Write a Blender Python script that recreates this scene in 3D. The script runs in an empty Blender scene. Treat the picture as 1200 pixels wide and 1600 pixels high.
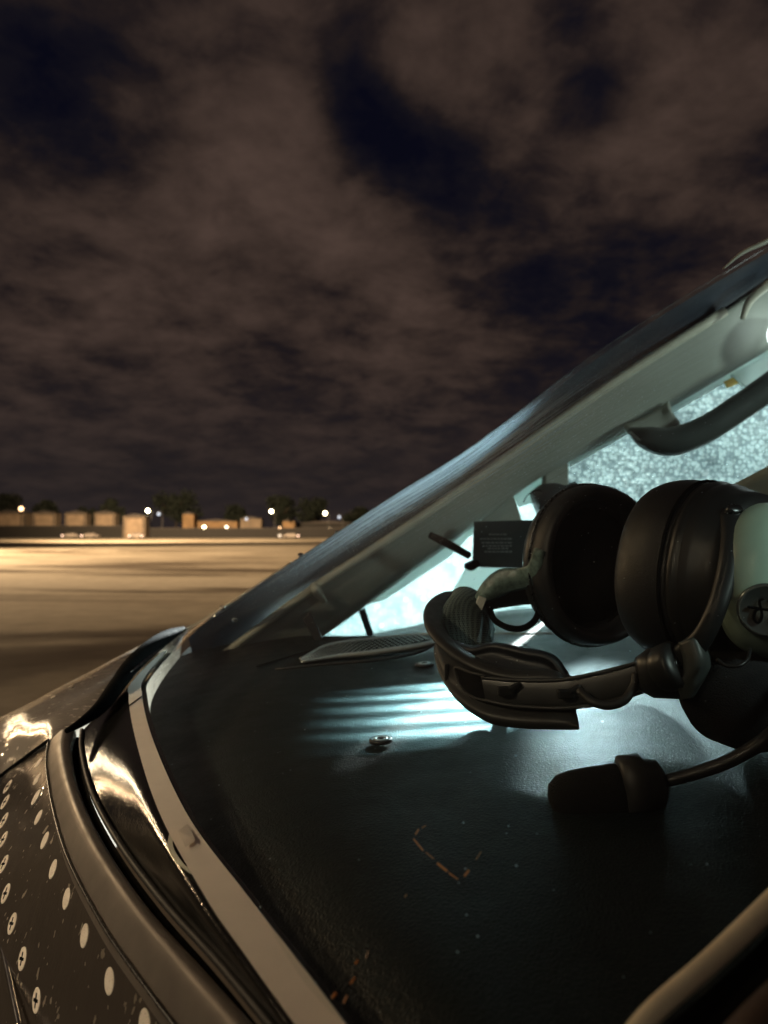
import bpy, bmesh, math, random
from mathutils import Vector, Matrix
from mathutils.bvhtree import BVHTree
random.seed(7)
S = bpy.context.scene
COL = S.collection
V = Vector
# ------------------------------------------------------------------ camera
F = 1080.0                      # focal length in pixels of the 1200 x 1600 photograph
ZC = 2.2                        # eye height above the apron
PITCH = math.atan(28 / F)
cam_d = bpy.data.cameras.new('camera'); cam = bpy.data.objects.new('camera', cam_d); COL.objects.link(cam)
cam.location = (0, 0, ZC); cam.rotation_euler = (math.pi / 2 + PITCH, 0, 0)
cam_d.sensor_fit = 'VERTICAL'; cam_d.sensor_height = 36; cam_d.lens = F / 1600 * 36
cam_d.clip_start = 0.02; cam_d.clip_end = 6000
cam_d.dof.use_dof = True; cam_d.dof.focus_distance = 0.35; cam_d.dof.aperture_fstop = 12.0
S.camera = cam
S.view_settings.view_transform = 'Standard'; S.view_settings.look = 'None'
S.view_settings.exposure = 0; S.view_settings.gamma = 1
S.render.engine = 'CYCLES'
S.cycles.max_bounces = 10; S.cycles.transparent_max_bounces = 16; S.cycles.caustics_reflective = False
S.cycles.caustics_refractive = False
S.cycles.use_denoising = True

# ------------------------------------------------------------------ maths helpers
def ray(px, py):
    x = (px - 600) / F; y = (800 - py) / F
    c, s = math.cos(PITCH), math.sin(PITCH)
    return V((x, c - s * y, s + c * y))
O = V((0, 0, ZC))
def at(px, py, d):                       # point seen at a pixel, d metres ahead
    r = ray(px, py); return O + r * (d / r.y)
def pz(px, py, z):                       # point seen at a pixel, z metres above the eye
    r = ray(px, py); return O + r * (z / r.z)
GZ, GK = -0.122, 0.06
def pg(px, py, up=0.0):                  # point on the glareshield
    r = ray(px, py); t = (GZ + up) / (r.z - GK * r.x); return O + r * t
DUST_A = at(640, 800, .68); DUST_B = at(780, 770, .60)
def cr(p0, p1, p2, p3, t):
    return 0.5 * ((2 * p1) + (p2 - p0) * t + (2 * p0 - 5 * p1 + 4 * p2 - p3) * t * t + (3 * p1 - p0 - 3 * p2 + p3) * t ** 3)
def smooth(pts, k):                      # k samples per segment
    pts = list(pts); n = len(pts); out = []
    e0 = pts[0] * 2 - pts[1]; e1 = pts[-1] * 2 - pts[-2]
    q = [e0] + pts + [e1]
    for i in range(n - 1):
        for j in range(k):
            out.append(cr(q[i], q[i + 1], q[i + 2], q[i + 3], j / k))
    out.append(pts[-1]); return out

# ------------------------------------------------------------------ material helpers
def mat(name):
    m = bpy.data.materials.new(name); m.use_nodes = True; nt = m.node_tree
    for n in list(nt.nodes): nt.nodes.remove(n)
    out = nt.nodes.new('ShaderNodeOutputMaterial'); return m, nt, out
def N(nt, t, **kw):
    n = nt.nodes.new(t)
    for k, v in kw.items():
        if k.startswith('_'): setattr(n, k[1:], v)
        else:
            key = k.replace('__', ' ')
            n.inputs[key].default_value = v
    return n
def L(nt, a, b): nt.links.new(a, b)
def ramp(nt, fac, stops, interp='LINEAR'):
    r = nt.nodes.new('ShaderNodeValToRGB'); r.color_ramp.interpolation = interp
    els = r.color_ramp.elements
    while len(els) < len(stops): els.new(0.5)
    for e, (p, c) in zip(els, stops):
        e.position = p; e.color = (*c, 1) if hasattr(c, '__len__') else (c, c, c, 1)
    L(nt, fac, r.inputs[0]); return r.outputs[0]
def coords(nt, scale=(1, 1, 1), loc=(0, 0, 0), rot=(0, 0, 0), kind='Object'):
    tc = nt.nodes.new('ShaderNodeTexCoord'); mp = nt.nodes.new('ShaderNodeMapping')
    mp.inputs['Scale'].default_value = scale; mp.inputs['Location'].default_value = loc; mp.inputs['Rotation'].default_value = rot
    L(nt, tc.outputs[kind], mp.inputs[0]); return mp.outputs[0]
def noise(nt, vec, scale, detail=4, rough=0.55, dist=0.0):
    n = N(nt, 'ShaderNodeTexNoise', Scale=scale, Detail=detail, Roughness=rough, Distortion=dist); L(nt, vec, n.inputs['Vector']); return n.outputs['Fac']
def bump(nt, h, strength, dist):
    b = N(nt, 'ShaderNodeBump', Strength=strength, Distance=dist); L(nt, h, b.inputs['Height']); return b.outputs[0]
def math_(nt, op, a, b=None, clamp=False):
    m = nt.nodes.new('ShaderNodeMath'); m.operation = op; m.use_clamp = clamp
    for i, v in enumerate((a, b)):
        if v is None: continue
        if isinstance(v, (int, float)): m.inputs[i].default_value = v
        else: L(nt, v, m.inputs[i])
    return m.outputs[0]
def pbr(name, col, rough=0.5, metal=0.0, var=0.15, vscale=60, bs=0.0, bscale=800, bd=0.0004, spec=0.5, coat=0.0, rvar=0.15, sheen=0):
    m, nt, out = mat(name)
    p = N(nt, 'ShaderNodeBsdfPrincipled', Metallic=metal)
    p.inputs['Specular IOR Level'].default_value = spec
    p.inputs['Coat Weight'].default_value = coat; p.inputs['Coat Roughness'].default_value = 0.06
    p.inputs['Sheen Weight'].default_value = sheen
    co = coords(nt)
    nz = noise(nt, co, vscale, 6, 0.6)
    c0 = [c * (1 - var) for c in col]; c1 = [min(1, c * (1 + var)) for c in col]
    L(nt, ramp(nt, nz, [(0.3, c0), (0.7, c1)]), p.inputs['Base Color'])
    nr = noise(nt, co, vscale * 2.3, 5, 0.65)
    L(nt, ramp(nt, nr, [(0.3, max(0.02, rough - rvar * rough)), (0.7, min(1, rough + rvar * rough))]), p.inputs['Roughness'])
    if bs: L(nt, bump(nt, noise(nt, co, bscale, 3), bs, bd), p.inputs['Normal'])
    L(nt, p.outputs[0], out.inputs[0]); return m

# ------------------------------------------------------------------ sky (world)
W = bpy.data.worlds.new('World'); S.world = W; W.use_nodes = True
nt = W.node_tree
for n in list(nt.nodes): nt.nodes.remove(n)
wo = nt.nodes.new('ShaderNodeOutputWorld'); bg = nt.nodes.new('ShaderNodeBackground')
tc = nt.nodes.new('ShaderNodeTexCoord')
sep = nt.nodes.new('ShaderNodeSeparateXYZ'); L(nt, tc.outputs['Generated'], sep.inputs[0])
zc = math_(nt, 'MAXIMUM', sep.outputs[2], 0.02)
zz = math_(nt, 'ADD', zc, 0.22)
u = math_(nt, 'DIVIDE', sep.outputs[0], zz); v = math_(nt, 'DIVIDE', sep.outputs[1], zz)
cb = nt.nodes.new('ShaderNodeCombineXYZ'); L(nt, u, cb.inputs[0]); L(nt, v, cb.inputs[1])
n1 = noise(nt, cb.outputs[0], 1.35, 7, 0.52, 0.35)
n2 = noise(nt, cb.outputs[0], 4.5, 6, 0.6, 0.3)
n4 = noise(nt, cb.outputs[0], 12.0, 7, 0.62, 0.4)
den = math_(nt, 'ADD', math_(nt, 'ADD', math_(nt, 'MULTIPLY', n1, 0.42), math_(nt, 'MULTIPLY', n2, 0.58)), math_(nt, 'ADD', math_(nt, 'MULTIPLY', n4, 0.24), -0.085))
# openings in the cloud deck, each a soft lobe in a direction of the sky
HOLES = [(540, 120, .055, .28), (590, 185, .065, .32), (650, 250, .065, .32), (720, 275, .055, .24), (800, 290, .05, .16), (745, 225, .04, .12), (560, 60, .05, .12),
         (60, 120, .07, .14), (125, 95, .05, .10), (90, 215, .06, .15), (30, 30, .08, .12), (185, 70, .05, .10), (190, 260, .05, .14), (880, 20, .05, .22), (905, 165, .05, .20), (940, 130, .05, .12),
         (430, 585, .06, .12), (370, 565, .06, .10), (480, 600, .05, .08), (1010, 390, .06, .20), (930, 405, .05, .14), (1080, 400, .06, .14), (700, 345, .06, .13), (850, 470, .07, .12), (870, 600, .09, .12), (980, 500, .07, .13), (750, 470, .04, .08), (100, 580, .12, .05), (110, 160, .17, .08)]
BUMPS = [(420, 80, .2, .08), (330, 400, .24, .13), (1000, 230, .14, .12), (740, 110, .12, .13), (640, 520, .13, .10), (850, 340, .05, .10), (120, 450, .25, .07), (1130, 150, .2, .10), (480, 270, .12, .10), (300, 250, .12, .08), (610, 400, .12, .08)]
def lobe(px, py, rad, amp, sgn):
    global den
    d = ray(px, py).normalized()
    vm = nt.nodes.new('ShaderNodeVectorMath'); vm.operation = 'DISTANCE'; L(nt, tc.outputs['Generated'], vm.inputs[0]); vm.inputs[1].default_value = d
    mr = nt.nodes.new('ShaderNodeMapRange'); mr.interpolation_type = 'SMOOTHSTEP'; L(nt, vm.outputs['Value'], mr.inputs[0])
    mr.inputs[1].default_value = 0; mr.inputs[2].default_value = rad * 1.5; mr.inputs[3].default_value = sgn * amp * 0.62; mr.inputs[4].default_value = 0
    den = math_(nt, 'ADD', den, mr.outputs[0])
for h in HOLES:
    if h[3]: lobe(*h, -1)
for h in BUMPS: lobe(*h, 1)
sky = ramp(nt, den, [(0.30, (.0026, .0027, .0072)), (0.41, (.0065, .0056, .0088)), (0.49, (.0150, .0104, .0104)), (.60, (.037, .0240, .0195)), (.78, (.068, .0435, .0345))])
# low band above the horizon: greyer, flatter cloud
hz = nt.nodes.new('ShaderNodeMapRange'); hz.interpolation_type = 'SMOOTHSTEP'; L(nt, sep.outputs[2], hz.inputs[0])
hz.inputs[1].default_value = -0.02; hz.inputs[2].default_value = 0.30; hz.inputs[3].default_value = 0.85; hz.inputs[4].default_value = 0.0
mx = nt.nodes.new('ShaderNodeMix'); mx.data_type = 'RGBA'; L(nt, hz.outputs[0], mx.inputs['Factor']); L(nt, sky, mx.inputs['A'])
n3 = noise(nt, cb.outputs[0], 1.6, 4, 0.5)
L(nt, ramp(nt, n3, [(.3, (.017, .0138, .0145)), (.7, (.028, .0210, .0202))]), mx.inputs['B'])
L(nt, mx.outputs['Result'], bg.inputs[0]); bg.inputs[1].default_value = 1.0
L(nt, bg.outputs[0], wo.inputs[0])

SIGN = 1.0
# ------------------------------------------------------------------ lights
def light(name, kind, loc, energy, col, target=None, **kw):
    d = bpy.data.lights.new(name, kind); o = bpy.data.objects.new(name, d); COL.objects.link(o)
    o.location = loc; d.energy = energy; d.color = col
    for k, vv in kw.items(): setattr(d, k, vv)
    if target is not None: o.rotation_euler = (V(target) - V(loc)).to_track_quat('-Z', 'Y').to_euler()
    return o
# floodlights of the apron behind the photographer act as one far warm source
sun = light('sun', 'SUN', (0, 0, 30), .25, (1.0, .72, .42), angle=math.radians(3))
sun.rotation_euler = V((0.86, -0.20, -0.44)).to_track_quat('-Z', 'Y').to_euler()
# sodium floodlights standing left of the frame
light('apron_floodlight', 'SPOT', (-70, 58, 22), 980000, (1.0, .67, .36), (-16, 62, 0), spot_size=math.radians(90), spot_blend=.9, shadow_soft_size=0.6)
light('far_floodlight', 'SPOT', (-60, 110, 26), 1050000, (1.0, .67, .36), (-30, 190, 0), spot_size=math.radians(120), spot_blend=1.0, shadow_soft_size=0.6)
NOSE_SPOT_LOC = V((-8.8, 9.4, 4.9))
light('nose_highlight_spot', 'SPOT', NOSE_SPOT_LOC, 270, (1.0, .76, .47), O + V((-.215, .40, -.14)), spot_size=math.radians(2.0), spot_blend=.35, shadow_soft_size=0.17)  # narrow spot added for the highlights on nose and border
light('strip_fill_spot', 'SPOT', (-9.0, -7.5, 8.0), 9500, (1.0, .78, .52), O + V((-.275, .40, -.14)), spot_size=math.radians(1.75), spot_blend=.4, shadow_soft_size=0.3)  # narrow fill spot added to brighten the strip and nose
# the cool floodlight on the far side of the aircraft that makes the wet side window glow
light('ramp_floodlight', 'SPOT', O + V((3.6, 8.2, 2.1)), 58000, (.90, 1.0, .985), O + V((.25, .95, .1)), spot_size=math.radians(14), spot_blend=.5, shadow_soft_size=0.18)
# bodiless spots added to light single areas of the cockpit
light('window_glow_fill_spot', 'SPOT', O + V((.215, .885, .005)), 7.0, (.66, .95, 1.0), O + V((.155, .35, -.118)), spot_size=math.radians(20), spot_blend=.9, shadow_soft_size=0.008)  # added spot standing in for light from the window
light('leather_fill_spot', 'SPOT', O + V((.27, .82, .20)), 12.0, (.66, .95, 1.0), O + V((.125, .425, -.12)), spot_size=math.radians(21), spot_blend=.8, shadow_soft_size=0.010)  # added spot without a fixture, lights the glareshield
light('dust_fill_spot', 'SPOT', O + V((.36, .74, .09)), 12.0, (.72, .96, 1.0), DUST_A + V((0, 0, .02)), spot_size=math.radians(42), spot_blend=.9, shadow_soft_size=0.012)  # added spot that makes the dust film glow
light('shell_fill_spot', 'SPOT', O + V((.35, .10, .15)), 5.0, (.80, 1.0, .92), O + V((.20, .32, -.02)), spot_size=math.radians(17), spot_blend=.9, shadow_soft_size=0.03)  # added spot near the camera, brightens the pale cup shell
light('pillar_fill_spot', 'SPOT', O + V((.80, .33, .22)), 6.5, (.82, 1.0, .94), at(985, 590, .85), spot_size=math.radians(46), spot_blend=.6, shadow_soft_size=0.04)  # added spot aimed at the pillar, apart from the lamp bowl
# added spot with a striped output, standing in for streaks of window light
SL = V((.105, .80, .065))
stl = light('window_streak_fill_spot', 'SPOT', O + SL, 62.0, (.46, .90, .97), O + V((-.01, .47, -.12)), spot_size=math.radians(34), spot_blend=.6, shadow_soft_size=0.002)
stl.data.use_nodes = True; lt = stl.data.node_tree; le = lt.nodes['Emission']
lg = lt.nodes.new('ShaderNodeNewGeometry'); lsp = lt.nodes.new('ShaderNodeSeparateXYZ'); L(lt, lg.outputs['Incoming'], lsp.inputs[0])
lz = math_(lt, 'ABSOLUTE', lsp.outputs[2]); HL = .185
# position the beam reaches on the glareshield, in metres
bx = math_(lt, 'ADD', math_(lt, 'MULTIPLY', math_(lt, 'DIVIDE', math_(lt, 'MULTIPLY', lsp.outputs[0], SIGN), lz), HL), SL.x)
by = math_(lt, 'ADD', math_(lt, 'MULTIPLY', math_(lt, 'DIVIDE', math_(lt, 'MULTIPLY', lsp.outputs[1], SIGN), lz), HL), SL.y)
lcb = lt.nodes.new('ShaderNodeCombineXYZ'); L(lt, math_(lt, 'MULTIPLY', bx, 2.5), lcb.inputs[0])
L(lt, math_(lt, 'MULTIPLY', math_(lt, 'ADD', by, math_(lt, 'MULTIPLY', bx, .10)), 46.0), lcb.inputs[1])
lno = N(lt, 'ShaderNodeTexNoise', Scale=1.0, Detail=1.5); L(lt, lcb.outputs[0], lno.inputs['Vector'])
ph = math_(lt, 'ADD', math_(lt, 'MULTIPLY', math_(lt, 'ADD', by, math_(lt, 'MULTIPLY', bx, .16)), 205.0), math_(lt, 'MULTIPLY', lno.outputs['Fac'], 2.4))
sn = math_(lt, 'ADD', math_(lt, 'MULTIPLY', math_(lt, 'SINE', ph), .5), .5)
stripes = math_(lt, 'ADD', math_(lt, 'POWER', sn, 1.2), .14)
def lwin(v, a, b, c, d):
    m1 = N(lt, 'ShaderNodeMapRange', _interpolation_type='SMOOTHSTEP'); L(lt, v, m1.inputs[0]); m1.inputs[1].default_value = a; m1.inputs[2].default_value = b
    m2 = N(lt, 'ShaderNodeMapRange', _interpolation_type='SMOOTHSTEP'); L(lt, v, m2.inputs[0]); m2.inputs[1].default_value = c; m2.inputs[2].default_value = d; m2.inputs[3].default_value = 1; m2.inputs[4].default_value = 0
    return math_(lt, 'MULTIPLY', m1.outputs[0], m2.outputs[0])
wn = math_(lt, 'MULTIPLY', lwin(by, .395, .45, .535, .562), lwin(bx, -.055, .03, .05, .085))
L(lt, math_(lt, 'MULTIPLY', stripes, wn), le.inputs['Strength'])

# ------------------------------------------------------------------ mesh helpers
def obj(name, verts, faces, m, parent=None, sm=True, solid=0, bevel=0):
    me = bpy.data.meshes.new(name); me.from_pydata([tuple(p) for p in verts], [], faces)
    bm = bmesh.new(); bm.from_mesh(me); bmesh.ops.remove_doubles(bm, verts=bm.verts, dist=1e-7); bm.to_mesh(me); bm.free()
    o = bpy.data.objects.new(name, me); COL.objects.link(o)
    if m: me.materials.append(m)
    if sm: me.shade_smooth()
    if parent:
        o.parent = parent; o.matrix_parent_inverse = parent_matrix(parent).inverted()
    if solid:
        s = o.modifiers.new('s', 'SOLIDIFY'); s.thickness = solid; s.offset = 0
    if bevel:
        b = o.modifiers.new('b', 'BEVEL'); b.width = bevel; b.segments = 3; b.limit_method = 'ANGLE'
    return o
def parent_matrix(p):
    m = Matrix.LocRotScale(p.location, p.rotation_euler, p.scale)
    if p.parent: m = parent_matrix(p.parent) @ p.matrix_parent_inverse @ m
    return m
def empty(name, loc, label=None, cat=None, group=None):
    o = bpy.data.objects.new(name, None); COL.objects.link(o); o.location = loc; o.empty_display_size = .1
    tag(o, label, cat, group); return o
def tag(o, label=None, cat=None, group=None, kind=None):
    if label: o['label'] = label
    if cat: o['category'] = cat
    if group: o['group'] = group
    if kind: o['kind'] = kind
    return o
def loft_data(rows, n=6, m=4, close=False):
    rr = [smooth(r, n) for r in rows]
    w = len(rr[0]); cols = []
    for j in range(w):
        c = [r[j] for r in rr]
        cols.append(smooth(c, m) if m > 1 else c)
    h = len(cols[0]); vs = [cols[j][i] for i in range(h) for j in range(w)]
    fs = []
    for i in range(h - 1):
        for j in range(w - 1):
            fs.append((i * w + j, i * w + j + 1, (i + 1) * w + j + 1, (i + 1) * w + j))
    return vs, fs
def loft(name, rows, m_, parent=None, n=6, m=4, solid=0, flip=False):
    vs, fs = loft_data(rows, n, m)
    if flip: fs = [tuple(reversed(f)) for f in fs]
    return obj(name, vs, fs, m_, parent, True, solid)
def tube_data(pts, rad, seg=12, k=6, flat=1.0, up=None):
    P = smooth(pts, k) if k > 1 else list(pts)
    if isinstance(rad, (list, tuple)):
        R = [r.x for r in smooth([V((r, 0, 0)) for r in rad], k)]
    else: R = [rad] * len(P)
    vs, fs = [], []; pn = None
    for i, p in enumerate(P):
        t = (P[min(i + 1, len(P) - 1)] - P[max(i - 1, 0)]).normalized()
        if pn is None:
            a = V(up) if up is not None else (V((0, 0, 1)) if abs(t.z) < .9 else V((1, 0, 0)))
            nrm = (a - t * a.dot(t)).normalized()
        else:
            nrm = (pn - t * pn.dot(t)).normalized()
        pn = nrm; b = t.cross(nrm)
        for s in range(seg):
            an = 2 * math.pi * s / seg
            vs.append(p + nrm * (math.cos(an) * R[i]) + b * (math.sin(an) * R[i] * flat))
    for i in range(len(P) - 1):
        for s in range(seg):
            fs.append((i * seg + s, i * seg + (s + 1) % seg, (i + 1) * seg + (s + 1) % seg, (i + 1) * seg + s))
    fs.append(tuple(range(seg - 1, -1, -1))); e = (len(P) - 1) * seg; fs.append(tuple(range(e, e + seg)))
    return vs, fs
def tube(name, pts, rad, m_, parent=None, **kw):
    return obj(name, *tube_data(pts, rad, **kw), m_, parent)
class MB:                                 # collects several shapes for one mesh
    def __init__(s): s.v = []; s.f = []
    def add(s, vs, fs):
        b = len(s.v); s.v += [V(p) for p in vs]; s.f += [tuple(i + b for i in f) for f in fs]; return s
    def box(s, c, sz, M=None):
        x, y, z = [q / 2 for q in sz]
        vs = [V((i, j, k)) for i in (-x, x) for j in (-y, y) for k in (-z, z)]
        if M is not None: vs = [M @ p for p in vs]
        vs = [p + V(c) for p in vs]
        return s.add(vs, [(0, 1, 3, 2), (4, 6, 7, 5), (0, 4, 5, 1), (2, 3, 7, 6), (0, 2, 6, 4), (1, 5, 7, 3)])
    def tube(s, *a, **k): return s.add(*tube_data(*a, **k))
    def build(s, name, m_, parent=None, sm=False, bevel=0): return obj(name, s.v, s.f, m_, parent, sm, 0, bevel)
def disc_stack(c, a, vup, prof, seg=48, expo=2.0):
    """rings along an axis: prof = [(s, rw, rv)], superellipse exponent expo"""
    a = V(a).normalized(); vup = V(vup); vv = (vup - a * vup.dot(a)).normalized(); w = a.cross(vv)
    vs, fs = [], []
    for (s, rw, rv) in prof:
        for i in range(seg):
            t = 2 * math.pi * i / seg; ct, st = math.cos(t), math.sin(t)
            x = math.copysign(abs(ct) ** (2 / expo), ct); y = math.copysign(abs(st) ** (2 / expo), st)
            vs.append(V(c) + a * s + w * (x * rw) + vv * (y * rv))
    n = len(prof)
    for i in range(n - 1):
        for j in range(seg):
            fs.append((i * seg + j, i * seg + (j + 1) % seg, (i + 1) * seg + (j + 1) % seg, (i + 1) * seg + j))
    fs.append(tuple(range(seg - 1, -1, -1))); fs.append(tuple(range((n - 1) * seg, n * seg)))
    return vs, fs
def frame(nrm, upv):
    z = V(nrm).normalized(); x = (V(upv) - z * V(upv).dot(z)).normalized(); y = z.cross(x)
    return Matrix((x, y, z)).transposed()

# ------------------------------------------------------------------ materials
M = {}
M['leather'] = None
def leather_mat():
    m, nt, out = mat('glareshield_leather')
    p = N(nt, 'ShaderNodeBsdfPrincipled', Roughness=0.46); p.inputs['Specular IOR Level'].default_value = .19
    co = coords(nt)
    cs = coords(nt, scale=(1, 1.0, 1), rot=(0, 0, .6))
    vo = N(nt, 'ShaderNodeTexVoronoi', Scale=620.0, Randomness=1.0, _feature='DISTANCE_TO_EDGE')
    dn = N(nt, 'ShaderNodeTexNoise', Scale=260.0, Detail=3.0); L(nt, cs, dn.inputs['Vector'])
    vadd = nt.nodes.new('ShaderNodeVectorMath'); vadd.operation = 'MULTIPLY_ADD'; L(nt, dn.outputs['Color'], vadd.inputs[0]); vadd.inputs[1].default_value = (.004, .004, .004); L(nt, cs, vadd.inputs[2])
    st = nt.nodes.new('ShaderNodeMapping'); st.inputs['Scale'].default_value = (1.0, .55, 1); L(nt, vadd.outputs[0], st.inputs[0])
    L(nt, st.outputs[0], vo.inputs['Vector'])
    h = math_(nt, 'ADD', ramp(nt, vo.outputs['Distance'], [(0, 0), (.28, 1)]), math_(nt, 'MULTIPLY', noise(nt, co, 1500, 3), .25))
    h = math_(nt, 'ADD', h, math_(nt, 'MULTIPLY', noise(nt, co, 30, 4), 2.2))
    L(nt, bump(nt, h, .42, .00030), p.inputs['Normal'])
    L(nt, ramp(nt, noise(nt, co, 22, 5, .6), [(.3, (.0050, .0085, .0092)), (.7, (.0080, .0125, .0132))]), p.inputs['Base Color'])
    L(nt, ramp(nt, noise(nt, co, 45, 6, .7), [(.3, .40), (.7, .55)]), p.inputs['Roughness'])
    L(nt, p.outputs[0], out.inputs[0]); return m
M['leather'] = leather_mat()
M['cushion'] = pbr('black_cushion_leather', (.009, .010, .013), .48, bs=.5, bscale=900, bd=.0003, vscale=90)
M['black'] = pbr('black_plastic', (.012, .013, .014), .38, bs=.15, bscale=1500, bd=.0001)
M['satin'] = pbr('satin_black_plastic', (.018, .018, .018), .52, bs=.2, bscale=1800, bd=.0001)
M['deep'] = pbr('black_foam_lining', (.005, .005, .006), .95, bs=.6, bscale=900, bd=.0006, spec=.1)
M['foam'] = pbr('microphone_foam', (.010, .010, .011), .95, bs=1, bscale=1300, bd=.0008, spec=.15)
M['shell'] = pbr('pale_green_grey_cup_paint', (.30, .41, .34), .36, var=.12, vscale=35, bs=.05, coat=.15)
M['slider'] = pbr('worn_teal_grey_slider', (.16, .24, .225), .4, var=.5, vscale=220)
M['chrome'] = pbr('polished_metal', (.62, .64, .64), .16, metal=1, vscale=120)
M['darkmetal'] = pbr('dark_anodised_metal', (.09, .095, .10), .28, metal=1, vscale=160)
M['rubber'] = pbr('black_rubber', (.004, .004, .004), .9, bs=.2, spec=.03)
M['trim'] = pbr('grey_green_trim', (.34, .37, .32), .6, var=.08, vscale=14, bs=.15, bscale=900, bd=.0002)
M['trimdark'] = pbr('dark_trim', (.020, .022, .026), .55, vscale=20)
M['trimedge'] = pbr('beige_trim_edge', (.60, .60, .48), .45, var=.12, vscale=50)
M['panelwhite'] = pbr('white_plastic', (.62, .66, .62), .4, var=.05, vscale=20)
M['strip'] = pbr('beige_heater_strip', (.86, .78, .67), .8, var=.035, vscale=60, spec=.1)
M['postbeige'] = pbr('beige_post_piping', (.84, .76, .56), .6, var=.1, vscale=80)
M['brown'] = pbr('brown_rubber_trim', (.055, .035, .025), .6)
M['placard'] = pbr('grey_placard', (.022, .030, .031), .5, var=.2, vscale=40)
M['ink'] = pbr('faded_placard_ink', (.16, .18, .18), .6)
M['grille'] = pbr('vent_grille_metal', (.42, .45, .44), .38, metal=.6)
def emis(name, col, st):
    m, nt, out = mat(name); e = N(nt, 'ShaderNodeEmission', Strength=st); e.inputs[0].default_value = (*col, 1); L(nt, e.outputs[0], out.inputs[0]); return m
def mesh_fabric():
    m, nt, out = mat('pad_mesh_fabric')
    p = N(nt, 'ShaderNodeBsdfPrincipled', Roughness=.8)
    co = coords(nt, rot=(.3, .2, .5))
    vo = N(nt, 'ShaderNodeTexVoronoi', Scale=620.0, Randomness=.12); L(nt, co, vo.inputs['Vector'])
    L(nt, ramp(nt, vo.outputs['Distance'], [(.25, (.003, .004, .004)), (.5, (.20, .27, .26))]), p.inputs['Base Color'])
    L(nt, bump(nt, vo.outputs['Distance'], .8, .0006), p.inputs['Normal'])
    L(nt, p.outputs[0], out.inputs[0]); return m
M['padmesh'] = mesh_fabric()
def skin_mat(name, base, metal, rough, scr=0.5):
    m, nt, out = mat(name)
    p = N(nt, 'ShaderNodeBsdfPrincipled', Metallic=metal)
    co = coords(nt)
    sc = coords(nt, scale=(26, 210, 60), rot=(0, 0, .75))
    s1 = noise(nt, sc, 4, 3, .6)
    big = noise(nt, co, 9, 5, .6)
    chips = noise(nt, coords(nt, scale=(70, 190, 100), rot=(0, 0, -.5)), 1.6, 2, .5)
    cm = ramp(nt, chips, [(.675, 0), (.69, 1)])
    b = nt.nodes.new('ShaderNodeMix'); b.data_type = 'RGBA'
    L(nt, cm, b.inputs['Factor']); L(nt, ramp(nt, big, [(.35, [c * .8 for c in base]), (.65, [c * 1.15 for c in base])]), b.inputs['A']); b.inputs['B'].default_value = (.62, .55, .45, 1)
    L(nt, b.outputs['Result'], p.inputs['Base Color'])
    r = math_(nt, 'ADD', ramp(nt, s1, [(.45, rough * .7), (.75, rough * 2.2)]), math_(nt, 'MULTIPLY', cm, .3))
    L(nt, r, p.inputs['Roughness'])
    h = math_(nt, 'ADD', math_(nt, 'MULTIPLY', s1, .35), math_(nt, 'MULTIPLY', noise(nt, co, 16, 3), 3.0))
    L(nt, bump(nt, h, scr, .0012), p.inputs['Normal'])
    L(nt, p.outputs[0], out.inputs[0]); return m
M['skin'] = skin_mat('polished_window_frame_skin', (.26, .23, .205), .86, .11, .35)
M['nose'] = skin_mat('glossy_nose_paint', (.36, .32, .27), .35, .14, .45)
M['rim'] = pbr('satin_bronze_rim', (.15, .13, .11), .42, metal=.3, var=.25, vscale=30, bs=.08, bscale=240, bd=.0006, rvar=.2)
M['border'] = pbr('glossy_black_glass_border', (.008, .008, .007), .13, var=.3, vscale=200, bs=.25, bscale=700, bd=.0004, rvar=.4)
def fast_mat():
    m, nt, out = mat('matte_fastener')
    p = N(nt, 'ShaderNodeBsdfPrincipled', Metallic=.15, Roughness=.6)
    co = coords(nt); vo = N(nt, 'ShaderNodeTexVoronoi', Scale=900.0); L(nt, co, vo.inputs['Vector'])
    L(nt, ramp(nt, vo.outputs['Distance'], [(.10, (.45, .39, .30)), (.26, (.86, .78, .66))]), p.inputs['Base Color'])
    L(nt, p.outputs[0], out.inputs[0]); return m
M['fast'] = fast_mat()

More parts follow.
